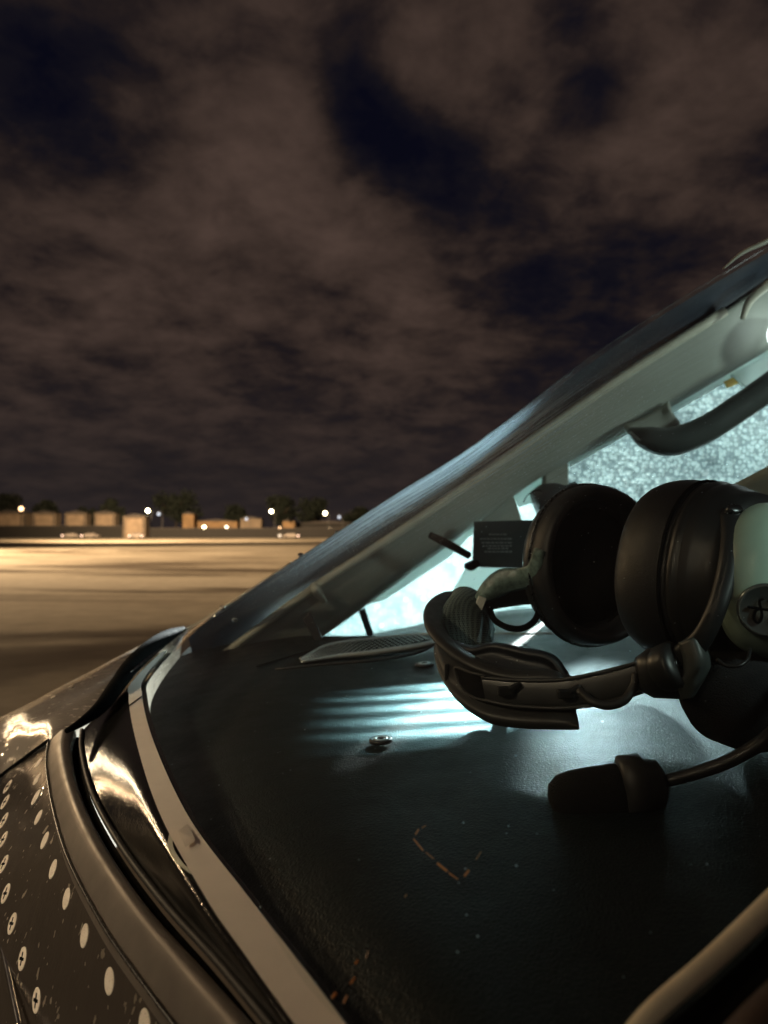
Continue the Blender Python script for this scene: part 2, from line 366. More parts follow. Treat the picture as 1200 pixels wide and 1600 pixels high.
def glass_mat():
    m, nt, out = mat('windshield_glass')
    g = N(nt, 'ShaderNodeNewGeometry')
    ior = nt.nodes.new('ShaderNodeMix'); ior.data_type = 'FLOAT'; L(nt, g.outputs['Backfacing'], ior.inputs[0]); ior.inputs[2].default_value = 1.45; ior.inputs[3].default_value = 1 / 1.45
    fr = nt.nodes.new('ShaderNodeFresnel'); L(nt, ior.outputs[0], fr.inputs[0])
    tr = N(nt, 'ShaderNodeBsdfTransparent'); tr.inputs[0].default_value = (.93, .95, .93, 1)
    gl = N(nt, 'ShaderNodeBsdfGlossy', Roughness=.03)
    m1 = nt.nodes.new('ShaderNodeMixShader'); L(nt, math_(nt, 'MULTIPLY', fr.outputs[0], .55), m1.inputs[0]); L(nt, tr.outputs[0], m1.inputs[1]); L(nt, gl.outputs[0], m1.inputs[2])
    df = N(nt, 'ShaderNodeBsdfDiffuse'); df.inputs[0].default_value = (.5, .55, .55, 1)
    tl = N(nt, 'ShaderNodeBsdfTranslucent'); tl.inputs[0].default_value = (.62, .80, .92, 1)
    ad = nt.nodes.new('ShaderNodeAddShader'); L(nt, df.outputs[0], ad.inputs[0]); L(nt, tl.outputs[0], ad.inputs[1])
    co = coords(nt)
    # dust: fine specks, thicker where the wiper never reaches, plus wiped streaks
    vo = N(nt, 'ShaderNodeTexVoronoi', Scale=900.0); L(nt, co, vo.inputs['Vector'])
    vc = nt.nodes.new('ShaderNodeSeparateColor'); L(nt, vo.outputs['Color'], vc.inputs[0])
    big = noise(nt, co, 14, 4, .6)
    def patch(c, rad, a, b):
        vm = nt.nodes.new('ShaderNodeVectorMath'); vm.operation = 'DISTANCE'; L(nt, co, vm.inputs[0]); vm.inputs[1].default_value = c
        mr = nt.nodes.new('ShaderNodeMapRange'); mr.interpolation_type = 'SMOOTHSTEP'; L(nt, vm.outputs['Value'], mr.inputs[0])
        mr.inputs[1].default_value = 0; mr.inputs[2].default_value = rad; mr.inputs[3].default_value = a; mr.inputs[4].default_value = b; return mr.outputs[0]
    dense = math_(nt, 'MAXIMUM', patch(DUST_A, .22, 1, 0), patch(DUST_B, .24, .8, 0))
    thr = math_(nt, 'SUBTRACT', .990, math_(nt, 'MULTIPLY', dense, .62))
    sel = math_(nt, 'GREATER_THAN', vc.outputs[0], thr)
    dot = math_(nt, 'LESS_THAN', vo.outputs['Distance'], math_(nt, 'MULTIPLY', vc.outputs[1], .36))
    speck = math_(nt, 'MULTIPLY', sel, dot)
    streak = ramp(nt, noise(nt, coords(nt, scale=(14, 300, 14), rot=(0, .55, .35)), 1.0, 5, .6), [(.42, 0), (.7, 1)])
    film = math_(nt, 'MULTIPLY', math_(nt, 'MULTIPLY', dense, math_(nt, 'ADD', streak, .40)), .42)
    film = math_(nt, 'ADD', film, math_(nt, 'MULTIPLY', big, .022))
    fac = math_(nt, 'ADD', math_(nt, 'MULTIPLY', speck, .35), film, True)
    m2 = nt.nodes.new('ShaderNodeMixShader'); L(nt, fac, m2.inputs[0]); L(nt, m1.outputs[0], m2.inputs[1]); L(nt, ad.outputs[0], m2.inputs[2])
    L(nt, m2.outputs[0], out.inputs[0]); return m
M['glass'] = glass_mat()

def drops_mat(name, scale, soft):
    m, nt, out = mat(name)
    co = coords(nt, scale=(1, .05, 1))
    dn = N(nt, 'ShaderNodeTexNoise', Scale=55.0, Detail=2.0); L(nt, co, dn.inputs['Vector'])
    va = nt.nodes.new('ShaderNodeVectorMath'); va.operation = 'MULTIPLY_ADD'; L(nt, dn.outputs['Color'], va.inputs[0]); va.inputs[1].default_value = (.006, .0, .006); L(nt, co, va.inputs[2])
    vo = N(nt, 'ShaderNodeTexVoronoi', Scale=scale, Randomness=.75); L(nt, va.outputs[0], vo.inputs['Vector'])
    vs = N(nt, 'ShaderNodeTexVoronoi', Scale=scale * .37, Randomness=1.0); L(nt, co, vs.inputs['Vector'])
    rnd = nt.nodes.new('ShaderNodeSeparateColor'); L(nt, vo.outputs['Color'], rnd.inputs[0])
    ring = ramp(nt, vo.outputs['Distance'], [(.05, (.09, .105, .105)), (.18, (.12, .14, .14)), (.28, (.26, .29, .285)), (.38, (.19, .215, .21)), (.50, (.08, .095, .10)), (.72, (.05, .062, .066))])  # drop highlights and dark outlines painted into the colour
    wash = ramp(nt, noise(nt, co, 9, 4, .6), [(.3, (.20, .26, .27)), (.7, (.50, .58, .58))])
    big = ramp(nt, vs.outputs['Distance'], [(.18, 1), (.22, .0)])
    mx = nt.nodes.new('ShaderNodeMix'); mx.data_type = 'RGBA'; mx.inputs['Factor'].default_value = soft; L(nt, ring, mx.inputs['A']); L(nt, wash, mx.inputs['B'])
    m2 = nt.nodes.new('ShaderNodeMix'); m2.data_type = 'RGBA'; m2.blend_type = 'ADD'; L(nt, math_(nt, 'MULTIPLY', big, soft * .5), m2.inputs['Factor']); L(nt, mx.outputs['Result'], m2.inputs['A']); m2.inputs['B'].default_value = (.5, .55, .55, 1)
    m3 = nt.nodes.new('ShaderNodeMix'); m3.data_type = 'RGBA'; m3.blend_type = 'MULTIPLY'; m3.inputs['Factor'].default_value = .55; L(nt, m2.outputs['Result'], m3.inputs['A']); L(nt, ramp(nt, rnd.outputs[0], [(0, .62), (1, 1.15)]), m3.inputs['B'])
    tl = N(nt, 'ShaderNodeBsdfTranslucent'); L(nt, m3.outputs['Result'], tl.inputs[0])
    gl = N(nt, 'ShaderNodeBsdfGlossy', Roughness=.2); L(nt, bump(nt, vo.outputs['Distance'], .6, .002), gl.inputs['Normal'])
    b = nt.nodes.new('ShaderNodeMixShader'); b.inputs[0].default_value = .05; L(nt, tl.outputs[0], b.inputs[1]); L(nt, gl.outputs[0], b.inputs[2])
    L(nt, b.outputs[0], out.inputs[0]); return m
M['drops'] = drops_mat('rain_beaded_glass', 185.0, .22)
M['drops2'] = drops_mat('bright_rain_beaded_glass', 150.0, .8)  # brighter copy: window glow and blurred highlights put into its colour
def frosted(name, col):
    m, nt, out = mat(name)
    tl = N(nt, 'ShaderNodeBsdfTranslucent'); tl.inputs[0].default_value = (*col, 1)
    df = N(nt, 'ShaderNodeBsdfDiffuse'); df.inputs[0].default_value = (*col, 1)
    a = nt.nodes.new('ShaderNodeMixShader'); L(nt, tl.outputs[0], a.inputs[1]); L(nt, df.outputs[0], a.inputs[2]); a.inputs[0].default_value = .35
    L(nt, a.outputs[0], out.inputs[0]); return m
M['frosted'] = frosted('translucent_white_frame', (.9, .96, .94))

# ------------------------------------------------------------------ ground
def ground_mat():
    m, nt, out = mat('lamp_lit_concrete_apron')
    p = N(nt, 'ShaderNodeBsdfPrincipled', Roughness=.8); p.inputs['Specular IOR Level'].default_value = .25
    co = coords(nt)
    dark_bands = noise(nt, coords(nt, scale=(.05, .16, 1), loc=(3.1, 7.7, 0), rot=(0, 0, -.12)), 1.0, 6, .58, .9)  # long darker, smoother bands across the apron
    fine = noise(nt, co, 1.4, 8, .65)
    base = ramp(nt, fine, [(.3, (.22, .20, .165)), (.7, (.33, .30, .25))])
    mx = nt.nodes.new('ShaderNodeMix'); mx.data_type = 'RGBA'; mx.blend_type = 'MULTIPLY'; mx.inputs['Factor'].default_value = 1
    L(nt, base, mx.inputs['A']); L(nt, ramp(nt, dark_bands, [(.41, (.26, .23, .21)), (.48, (.80, .78, .75)), (.6, (1, 1, 1))]), mx.inputs['B'])
    L(nt, mx.outputs['Result'], p.inputs['Base Color'])
    L(nt, ramp(nt, dark_bands, [(.36, .45), (.5, .85)]), p.inputs['Roughness'])
    L(nt, bump(nt, noise(nt, co, 40, 4), .3, .01), p.inputs['Normal'])
    L(nt, p.outputs[0], out.inputs[0]); return m
g = obj('apron_ground', [(-2500, -800, 0), (2500, -800, 0), (2500, 4000, 0), (-2500, 4000, 0)], [(0, 1, 2, 3)], ground_mat(), sm=False)
tag(g, kind='structure')

# ------------------------------------------------------------------ far side of the apron
def wall_mat(name, c):
    m, nt, out = mat(name)
    p = N(nt, 'ShaderNodeBsdfPrincipled', Roughness=.75)
    co = coords(nt); wv = N(nt, 'ShaderNodeTexWave', Scale=1.6, Distortion=.0); wv.bands_direction = 'X'; L(nt, co, wv.inputs['Vector'])
    nz = noise(nt, co, .5, 5)
    L(nt, ramp(nt, nz, [(.3, [k * .7 for k in c]), (.7, [k * 1.2 for k in c])]), p.inputs['Base Color'])
    L(nt, bump(nt, wv.outputs['Fac'], .5, .05), p.inputs['Normal']); L(nt, p.outputs[0], out.inputs[0]); return m
M['hangar'] = wall_mat('tan_metal_siding', (.16, .125, .092))
M['hangar2'] = wall_mat('ochre_siding', (.20, .125, .06))
M['roof'] = wall_mat('dark_roof_sheet', (.045, .04, .04))
M['door'] = wall_mat('tan_door', (.23, .175, .125))
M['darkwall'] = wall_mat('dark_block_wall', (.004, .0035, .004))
M['pole'] = pbr('lamp_pole_metal', (.08, .08, .08), .5, metal=.6, vscale=3)
D0 = 200.0
def px_w(n, d): return n * d / F
def hangar(px0, px1, ytop, ybot, d, label, door=True, m='hangar', cat='hangar', group='tan hangars across the apron'):
    a = at(px0 + 1.5, ytop, d); b = at(px1 - 1.5, ybot, d); w = b.x - a.x; ht = a.z
    cx = (a.x + b.x) / 2
    e = empty('hangar' if cat == 'hangar' else 'low_building', (cx, d, 0), label, cat, group)
    dep = max(3.5, w * .55)
    MB().box((cx, d + dep / 2, (ht - .5) / 2), (w, dep, ht - .5)).build('wall', M[m], e)
    r = MB(); zt = ht - .5
    r.add([(cx - w / 2 - .3, d - .3, zt), (cx + w / 2 + .3, d - .3, zt), (cx, d - .3, zt + .75), (cx - w / 2 - .3, d + dep + .3, zt), (cx + w / 2 + .3, d + dep + .3, zt), (cx, d + dep + .3, zt + .75)],
          [(0, 1, 2), (3, 5, 4), (0, 2, 5, 3), (1, 4, 5, 2), (0, 3, 4, 1)]).build('roof', M['roof'], e)
    if door:
        MB().box((cx, d - .06, (ht - 1.1) / 2), (w * .78, .1, ht - 1.1)).build('door', M['door'], e)
        fr = MB(); hh = ht - 1.0
        for sx in (-1, 1): fr.box((cx + sx * (w * .39 + .12), d - .08, hh / 2), (.22, .16, hh))
        fr.box((cx, d - .08, hh + .1), (w * .78 + .46, .16, .22)); fr.build('door_frame', M['roof'], e)
    return e
G1 = 'tan hangars across the apron'
hangar(-14, 38, 798, 838, D0, 'tan hangar at the left edge of the picture, lamp above its right corner')
hangar(50, 88, 799, 838, D0, 'tan hangar second from the left, alone under a round dark tree')
hangar(100, 136, 799, 838, D0, 'tan hangar third from the left, one parked car before it')
hangar(146, 181, 799, 838, D0, 'tan hangar fourth from the left, beside the taller lit one')
hangar(191, 228, 804, 838, D0 - 12, 'taller tan hangar under the bright white lamp, lit down to the ground')
hangar(284, 304, 801, 838, D0 + 10, 'narrow ochre building with a small tower, right of the biggest tree', False, 'hangar2', 'building', 'low ochre buildings')
hangar(305, 372, 812, 838, D0 + 14, 'long low ochre building with two lamps in front', False, 'hangar2', 'building', 'low ochre buildings')
hangar(374, 410, 808, 838, D0 + 12, 'brown low building between the long ochre one and the twin lamps', False, 'hangar', 'building', 'low ochre buildings')
hangar(440, 462, 812, 838, D0 + 8, 'small orange lit building behind the orange lamp', False, 'hangar2', 'building', 'low ochre buildings')
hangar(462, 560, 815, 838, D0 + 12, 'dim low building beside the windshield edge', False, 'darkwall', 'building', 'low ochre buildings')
# low perimeter wall with piers
pw = empty('perimeter_wall', (0, D0 - 8, 0), 'long low dark wall along the far edge of the apron', 'wall')
dW = D0 - 8
wl = MB(); xa = at(-120, 838, dW).x; xb = at(192, 838, dW).x; hW = at(0, 822, dW).z
wl.box(((xa + xb) / 2, dW, hW / 2), (xb - xa, .4, hW))
xc = at(232, 838, dW).x; xd = at(900, 838, dW).x
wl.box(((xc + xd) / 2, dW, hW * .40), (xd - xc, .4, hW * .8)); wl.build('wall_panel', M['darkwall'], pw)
cp = MB(); cp.box(((xa + xb) / 2, dW, hW + .08), (xb - xa, .55, .14)); cp.box(((xc + xd) / 2, dW, hW * .8 + .09), (xd - xc, .55, .14)); cp.build('coping', M['roof'], pw)

# trees
def leaf_mat():
    m, nt, out = mat('dark_night_foliage'); p = N(nt, 'ShaderNodeBsdfPrincipled', Roughness=.7)
    L(nt, ramp(nt, noise(nt, coords(nt), .8, 3), [(.3, (.006, .010, .008)), (.7, (.014, .022, .015))]), p.inputs['Base Color']); L(nt, p.outputs[0], out.inputs[0]); return m
M['leaf'] = leaf_mat(); M['bark'] = pbr('tree_bark', (.03, .022, .016), .9, vscale=2)
def tree(px, ytop, wpx, d, label, seed):
    ytop -= 6
    rnd = random.Random(seed); c = at(px, ytop, d); H = c.z; Wd = px_w(wpx, d); e = empty('tree', (c.x, d, 0), label, 'tree', 'trees behind the hangars')
    t = MB(); t.tube([V((c.x, d, 0)), V((c.x + .2, d, H * .3)), V((c.x, d, H * .6))], [.38, .26, .12], seg=8, k=3)
    for k in range(5):
        an = rnd.uniform(0, 6.28); t.tube([V((c.x + .1, d, H * .35)), V((c.x + math.cos(an) * Wd * .16, d + math.sin(an) * Wd * .16, H * .55)), V((c.x + math.cos(an) * Wd * .3, d + math.sin(an) * Wd * .3, H * .7))], [.16, .1, .05], seg=6, k=2)
    t.build('trunk', M['bark'], e, True)
    b = MB(); lobes = []
    for k in range(11):
        an = rnd.uniform(0, 6.28); rr = rnd.uniform(0, .36) * Wd
        zz = rnd.uniform(.42, .84) * H
        shr = 1 - max(0, (zz / H - .55)) * 1.1
        lobes.append((V((c.x + math.cos(an) * rr * shr, d + math.sin(an) * rr * shr, zz)), rnd.uniform(.14, .24) * min(Wd, H * 1.2)))
    for (lc, lr) in lobes:
        for q in range(190):
            dv = V((rnd.gauss(0, 1), rnd.gauss(0, 1), rnd.gauss(0, 1))).normalized() * lr * rnd.uniform(.35, 1.08)
            p0 = lc + dv
            if p0.z > H: continue
            s = rnd.uniform(.35, .75); a1 = V((rnd.gauss(0, 1), rnd.gauss(0, 1), rnd.gauss(0, 1))).normalized(); a2 = a1.orthogonal().normalized()
            b.add([p0 - a1 * s, p0 - a2 * s * .5, p0 + a1 * s, p0 + a2 * s * .5], [(0, 1, 2, 3)])
    b.build('crown', M['leaf'], e)
TR = [(8, 772, 60, 'broad dark tree behind the leftmost hangar'), (75, 786, 50, 'round low tree behind the second hangar'), (140, 793, 44, 'low bushy tree behind the third hangar'),
      (176, 780, 46, 'taller tree behind the fourth hangar'), (275, 766, 82, 'biggest tree on the skyline, right of the bright white lamp'), (372, 793, 56, 'low spreading tree behind the long ochre building'),
      (438, 779, 74, 'dark tree behind the bright twin lamp'), (492, 782, 62, 'dark tree just left of the right bright lamp'), (562, 790, 60, 'dark tree nearest the windshield edge')]
for i, (px, yt, w, lb) in enumerate(TR): tree(px, yt, w, 228 + 4 * (i % 3), lb, 40 + i)

# lamps
def lamp(px, py, d, col, st, r, label):
    r *= 1.0
    c = at(px, py, d); e = empty('street_lamp', (c.x, d, 0), label, 'street lamp', 'lamps across the apron')
    MB().tube([V((c.x + .9, d + .4, 0)), V((c.x + .9, d + .4, c.z * .5)), V((c.x + .9, d + .4, c.z + .5))], [.12, .09, .06], seg=8, k=2).tube([V((c.x + .9, d + .4, c.z + .5)), V((c.x + .5, d + .2, c.z + .62)), V((c.x, d, c.z + .5))], .05, seg=6, k=3).build('pole', M['pole'], e, True)
    MB().box((c.x, d, c.z + r + .05), (r * 2.4, r * 2.4, .12)).build('lamp_head', M['pole'], e)
    vs, fs = disc_stack(c, (0, 0, 1), (0, 1, 0), [(-r, .02, .02), (-r * .7, r * .7, r * .7), (0, r, r), (r * .7, r * .7, r * .7), (r, .02, .02)], 16)
    obj('bulb', vs, fs, emis('lamp_glow', col, st), e)
WH = (1, .86, .50); OR = (1, .58, .28); CW = (.85, .9, 1)
LP = [(33, 795, OR, 6, .62, 'orange lamp over the leftmost hangar'), (231, 798, WH, 34, .5, 'brightest white lamp left of the biggest tree'), (248, 803, CW, 1.6, .42, 'dim grey lamp just right of the brightest lamp'),
      (319, 824, WH, 16, .46, 'warm lamp low before the long ochre building, left one of the pair'), (354, 824, (1, .8, .55), 7, .44, 'warm lamp low before the long ochre building, right one of the pair'), (385, 811, CW, 1.2, .42, 'faint lamp above the brown low building'),
      (424, 799, WH, 26, .48, 'high white lamp before the dark tree in the middle'), (437, 826, OR, 10, .42, 'low orange lamp beneath the high white lamp'), (437, 837, (1, .75, .5), 1.6, .42, 'faint warm lamp at ground level beneath the orange lamp'),
      (508, 802, (1, .85, .5), 26, .48, 'high yellow lamp nearest the windshield edge'), (515, 827, (1, .72, .42), 4.5, .42, 'low amber lamp beneath the high yellow lamp'), (530, 808, CW, 1.3, .42, 'faint grey lamp right of the high yellow lamp')]
for (px, py, c, st, r, lb) in LP: lamp(px, py, D0 - 20 if py > 830 else D0 - 4, c, st, r, lb)

# parked cars
M['carpaint'] = pbr('grey_car_paint', (.20, .18, .17), .3, coat=.5, vscale=2); M['carglass'] = pbr('car_glass', (.01, .01, .012), .1, vscale=2)
M['headglow'] = emis('car_lamp_glow', (1, .62, .42), 5.0)
M['tyre'] = pbr('tyre', (.01, .01, .01), .8, vscale=5)
def car(px, d, label, lit):
    x = at(px, 838, d).x; e = empty('parked_car', (x, d, 0), label, 'car', 'cars parked by the hangars')
    prof = [(-2.1, .35), (-2.15, .75), (-1.5, .92), (-.9, 1.4), (.7, 1.42), (1.35, .95), (2.1, .85), (2.15, .4)]
    vs = []; n = len(prof)
    for y in (-.85, .85): vs += [V((x + a, d + y * (.86 if b > 1.1 else 1), b)) for a, b in prof]
    obj('body', vs, [tuple(range(n)), tuple(range(2 * n - 1, n - 1, -1))] + [(i, i + n, (i + 1) % n + n, (i + 1) % n) for i in range(n)], M['carpaint'], e, False, bevel=.06)
    MB().box((x - .12, d - .76, 1.16), (1.6, .06, .34)).build('side_window', M['carglass'], e)
    for sx in (-1.35, 1.3):
        for sy in (-.82, .82):
            v_, f_ = disc_stack((x + sx, d + sy, .33), (0, 1, 0), (0, 0, 1), [(-.1, .33, .33), (.1, .33, .33)], 20); obj('wheel', v_, f_, M['tyre'], e)
    for sx in lit: v_, f_ = disc_stack((x + sx, d - .93, .72), (0, 1, 0), (0, 0, 1), [(-.05, .16, .16), (.02, .2, .2)], 14); obj('headlight', v_, f_, M['headglow'], e)
car(112, D0 - 22, 'grey car parked before the third hangar', (-2.0,)); car(142, D0 - 22, 'grey car parked between the third and fourth hangars', (-2.0,))
car(214, D0 - 26, 'car with two glowing lamps under the brightest lamp', (-1.6, 1.5)); car(455, D0 - 24, 'pale car parked beneath the small orange building', (1.9,))

# ------------------------------------------------------------------ the aircraft
air = empty('aircraft', (-.1, .6, 0), 'aircraft cockpit windshield and riveted nose seen close from outside at night', 'aircraft')
GL = -.122
def zso(o, lst): return [pz(a, b, c + o) for a, b, c in lst]
def zsw(lst): return [pz(a, b, c - .012 * min(1, max(0, (290 - a) / 150))) for a, b, c in lst]
def zs(lst): return [pz(a, b, c) for a, b, c in lst]
# strip edges on the inside of the glass
Fe = zs([(262, 1018, -.121), (226, 1060, -.121), (222, 1088, -.121), (236, 1150, -.121), (289, 1270, -.121), (385, 1402, -.121), (470, 1512, -.121), (560, 1632, -.121)])
Ee = zs([(252, 1020, -.121), (207, 1066, -.121), (201, 1092, -.121), (210, 1150, -.121), (244, 1262, -.121), (318, 1402, -.121), (388, 1505, -.121), (480, 1635, -.121)])
loft('heater_strip', [[p + V((0, 0, .0010)) for p in Ee], [p + V((0, 0, .0010)) for p in Fe]], M['strip'], air, n=8, m=1)
ln = pz(201, 1103, -.1195), pz(223, 1087, -.1195)
tube('strip_joint', [ln[0], (ln[0] + ln[1]) / 2, ln[1]], .0004, M['rubber'], air, seg=6, k=2)
tp = [pz(278, 1298, -.1188), pz(293, 1287, -.1200), pz(305, 1312, -.1188), pz(290, 1324, -.1188)]
obj('strip_patch', tp, [(0, 1, 2, 3)], pbr('tape_patch', (.80, .72, .61), .8, spec=.1), air, False)
# black glossy border of the glass
D1 = zso(-.010, [(240, 1015, -.122), (150, 1118, -.124), (128, 1150, -.126), (136, 1215, -.128), (176, 1300, -.129), (250, 1400, -.130), (345, 1505, -.130), (462, 1640, -.130)])
Dm = [(a * .5 + b * .5) + V((-.0003, 0, .0008)) for a, b in zip(D1, Ee)]
Di = [p + V((.004, 0, -.0012)) for p in Fe]
border = loft('glass_border', [D1, Dm, [p + V((0, 0, -.0012)) for p in Ee], Di], M['border'], air, n=8, m=5)
# bead line and seal between rim and glass
C1 = zso(-.0105, [(118, 1143, -.128), (112, 1175, -.129), (126, 1240, -.131), (165, 1322, -.132), (232, 1420, -.132), (322, 1520, -.132), (430, 1640, -.132)])
D2 = zso(-.0105, [(128, 1142, -.125), (127, 1172, -.126), (142, 1235, -.127), (182, 1312, -.128), (250, 1405, -.129), (340, 1505, -.129), (452, 1640, -.129)])
tube('seal_bead', [p + V((0, 0, .0005)) for p in D2], .0014, M['satin'], air, seg=10)
loft('rim_gap', [[p + V((0, 0, -.004)) for p in C1], [p + V((0, 0, -.004)) for p in D2]], M['rubber'], air, m=2)
# bronze rim
B1 = zso(-.012, [(78, 1158, -.131), (74, 1190, -.134), (82, 1250, -.137), (106, 1335, -.139), (160, 1440, -.140), (222, 1530, -.140), (305, 1640, -.140)])
Cm = [(a + b) / 2 + V((0, 0, .005)) for a, b in zip(B1, C1)]
Cm2 = [b * .8 + a * .2 + V((0, 0, .0035)) for a, b in zip(B1, C1)]
Bd = [p + V((-.001, 0, -.005)) for p in B1]
Cd = [p + V((.001, 0, -.006)) for p in C1]
loft('window_rim', [Bd, B1, Cm, Cm2, C1, Cd], M['rim'], air, n=8, m=4)
tube('rim_edge', [p + V((-.0008, -.0003, .0004)) for p in B1], .0007, M['darkmetal'], air, seg=8)
# riveted skin panel, falls away to the left
S0 = [p + V((0, 0, -.0025)) for p in B1]
S0[0] = pz(76, 1160, -.146)
S1 = zso(-.012, [(40, 1184, -.150), (30, 1215, -.155), (28, 1280, -.162), (40, 1370, -.168), (72, 1470, -.172), (120, 1560, -.172), (170, 1650, -.172)])
S2 = zso(-.012, [(0, 1214, -.170), (-20, 1250, -.180), (-30, 1320, -.190), (-30, 1400, -.198), (-14, 1490, -.205), (20, 1580, -.210), (60, 1680, -.212)])
S3 = zso(-.012, [(-90, 1290, -.215), (-110, 1320, -.225), (-120, 1390, -.24), (-120, 1470, -.25), (-100, 1560, -.26), (-60, 1660, -.265), (-20, 1760, -.27)])
skin = loft('skin_panel', [S3, S2, S1, S0], M['skin'], air, n=8, m=6)
# neighbouring lap joint at the very lower left
tube('skin_lap_joint', zso(-.012, [(-6, 1440, -.1965), (6, 1490, -.1985), (18, 1545, -.200), (32, 1612, -.202)]), .0013, M['chrome'], air, seg=8)
# upper nose panel up to its silhouette
T0 = zsw([(-160, 1335, -.20), (-70, 1265, -.181), (0, 1212, -.168), (40, 1182, -.148), (76, 1156, -.131), (112, 1138, -.127), (160, 1092, -.124), (205, 1040, -.122), (240, 1008, -.121), (285, 985, -.121)])
T1 = zsw([(-170, 1240, -.17), (-70, 1195, -.158), (0, 1160, -.148), (45, 1135, -.136), (85, 1110, -.128), (120, 1088, -.124), (165, 1058, -.121), (208, 1026, -.1205), (245, 1003, -.120), (286, 983.5, -.120)])
T2 = zsw([(-180, 1200, -.172), (-75, 1160, -.160), (0, 1122, -.150), (50, 1098, -.140), (95, 1074, -.133), (135, 1054, -.129), (180, 1030, -.126), (220, 1010, -.124), (254, 994, -.122), (287, 982, -.121)])
T3 = [p + V((-.02, .05, -.05)) for p in T2]; T4 = [p + V((-.05, .07, -.25)) for p in T2]
nose = loft('nose_panel', [T0, T1, T2, T3, T4], M['nose'], air, n=6, m=6)
tube('panel_seam', [p + V((0, 0, -.0002)) for p in T0[:5]], .0012, M['rubber'], air, seg=8)
# thick black weather seal climbing to the silhouette
tube('weather_seal', [at(104, 1142, .437), at(128, 1128, .452), at(158, 1104, .478), at(182, 1072, .52), at(206, 1040, .572), at(234, 1014, .645), at(262, 994, .73), at(286, 983, .79)],
     [.0016, .0030, .0048, .0060, .0072, .0080, .0068, .0030], M['rubber'], air, seg=14)
tube('seal_lip', [at(205, 1050, .53), at(232, 1028, .60), at(262, 1004, .70)], [.0006, .0012, .0006], M['darkmetal'], air, seg=6)
bpy.context.view_layer.update()
def bvh(o):
    me = o.data; return BVHTree.FromPolygons([v.co.copy() for v in me.vertices], [tuple(p.vertices) for p in me.polygons])
BV = {'skin': bvh(skin), 'nose': bvh(nose), 'border': bvh(border)}
def hit(k, px, py):
    # meshes are in world coordinates, their parents carry no rotation
    h = BV[k].ray_cast(O, ray(px, py).normalized())
    if h[0] is None: return None
    nn = h[1]
    if nn.dot(ray(px, py)) > 0: nn = -nn
    return h[0], nn
for k, px, py in (('border', 175, 1165), ('nose', 120, 1110)):
    h = hit(k, px, py)
    if h:
        r = ray(px, py).normalized(); rf = r - 2 * r.dot(h[1]) * h[1]; print('REFL', k, [round(q, 3) for q in h[0] - O], [round(q, 3) for q in h[1]], [round(q, 3) for q in rf])
def fastener(px, py, r, slot, k='skin', ring=False):
    r *= 1.1
    h = hit(k, px, py)
    if not h: print('miss', px, py); return
    p, n = h; c = p + n * .0002
    vs, fs = disc_stack(c, n, (0, .3, 1), [(-.0008, r, r), (-.00005, r, r), (.00012, r * .93, r * .93)], 28)
    o = obj('fastener', vs, fs, M['fast'] if not ring else M['chrome'], skin if k == 'skin' else nose, False)
    if slot or ring:
        mb = MB(); Mx = frame(n, (.5, .3, 1)); rr = r
        if slot:
            for an in (0, math.pi / 2):
                mb.box(c + n * .00014, (rr * 1.15, rr * .26, .0002), Mx @ Matrix.Rotation(an + .4, 3, 'Z'))
            b = mb; o.data.materials.append(M['rubber'])
        else:
            mb.add(*disc_stack(c + n * .0004, n, (0, .3, 1), [(0, rr * .72, rr * .72), (.0003, rr * .7, rr * .7)], 24)); o.data.materials.append(M['fast'])
        me = o.data; bm = bmesh.new(); bm.from_mesh(me); v0 = [bm.verts.new(q) for q in mb.v]
        for f in mb.f:
            try: ff = bm.faces.new([v0[i] for i in f]); ff.material_index = 1
            except ValueError: pass
        bm.to_mesh(me); bm.free()
for (px, py, r) in [(60, 1192, .0036), (58, 1217, .0036), (60, 1277, .0037), (70, 1313, .0039), (83, 1358, .0039), (104, 1404, .0039), (132, 1462, .0039), (171, 1533, .0040), (226, 1600, .0040)]:
    fastener(px, py, r, False)
fastener(58, 1246, .0058, False, ring=True)
for (px, py) in [(12, 1229), (8, 1253), (6, 1282), (5, 1312), (6, 1350), (9, 1396), (19, 1443), (35, 1498), (57, 1563)]: fastener(px, py, .0044, True)
for (px, py) in [(83, 1090), (112, 1074)]: fastener(px, py, .0026, False, 'nose', ring=True)

# ---- windshield glass
Bp = [at(291, 986, .80), at(258, 1018, .70), Fe[2] + V((0, 0, .0025)), Fe[4] + V((0, 0, .0025)), Fe[5] + V((0, 0, .0025)), Fe[7] + V((0, 0, .0025)), at(980, 1690, .155), at(1215, 1440, .185), at(1420, 1240, .23)]
Rp = [at(293, 982, .81), at(330, 962, .80), at(400, 916, .79), at(490, 856, .775), at(610, 778, .76), at(740, 696, .74), at(920, 560, .71), at(1080, 458, .68), at(1340, 300, .64)]
Rp[8] = at(1340, 305, .63)
Mp = []
for i, (b, r) in enumerate(zip(Bp, Rp)):
    k = min(1, i / 4.0); Mp.append((b * .5 + r * .5) + V((-.004, -.012, .016)) * k)
Rb = [p + V((.012, .035, -.018)) for p in Rp]; Rc = [p + V((.03, .10, -.09)) for p in Rp]
glass = loft('windshield_glass', [Bp, Mp, Rp, Rb], M['glass'], air, n=6, m=8)
BV['glass'] = bvh(glass)
for px, py in ((650, 1295), (740, 1370), (700, 1340), (620, 1460), (550, 1570), (213/.64, 775/.64)):
    h = hit('glass', px, py)
    if h:
        r = ray(px, py).normalized(); rf = r - 2 * r.dot(h[1]) * h[1]; print('REFL glass', px, py, [round(q, 3) for q in h[0] - O], [round(q, 3) for q in h[1]], [round(q, 3) for q in rf])
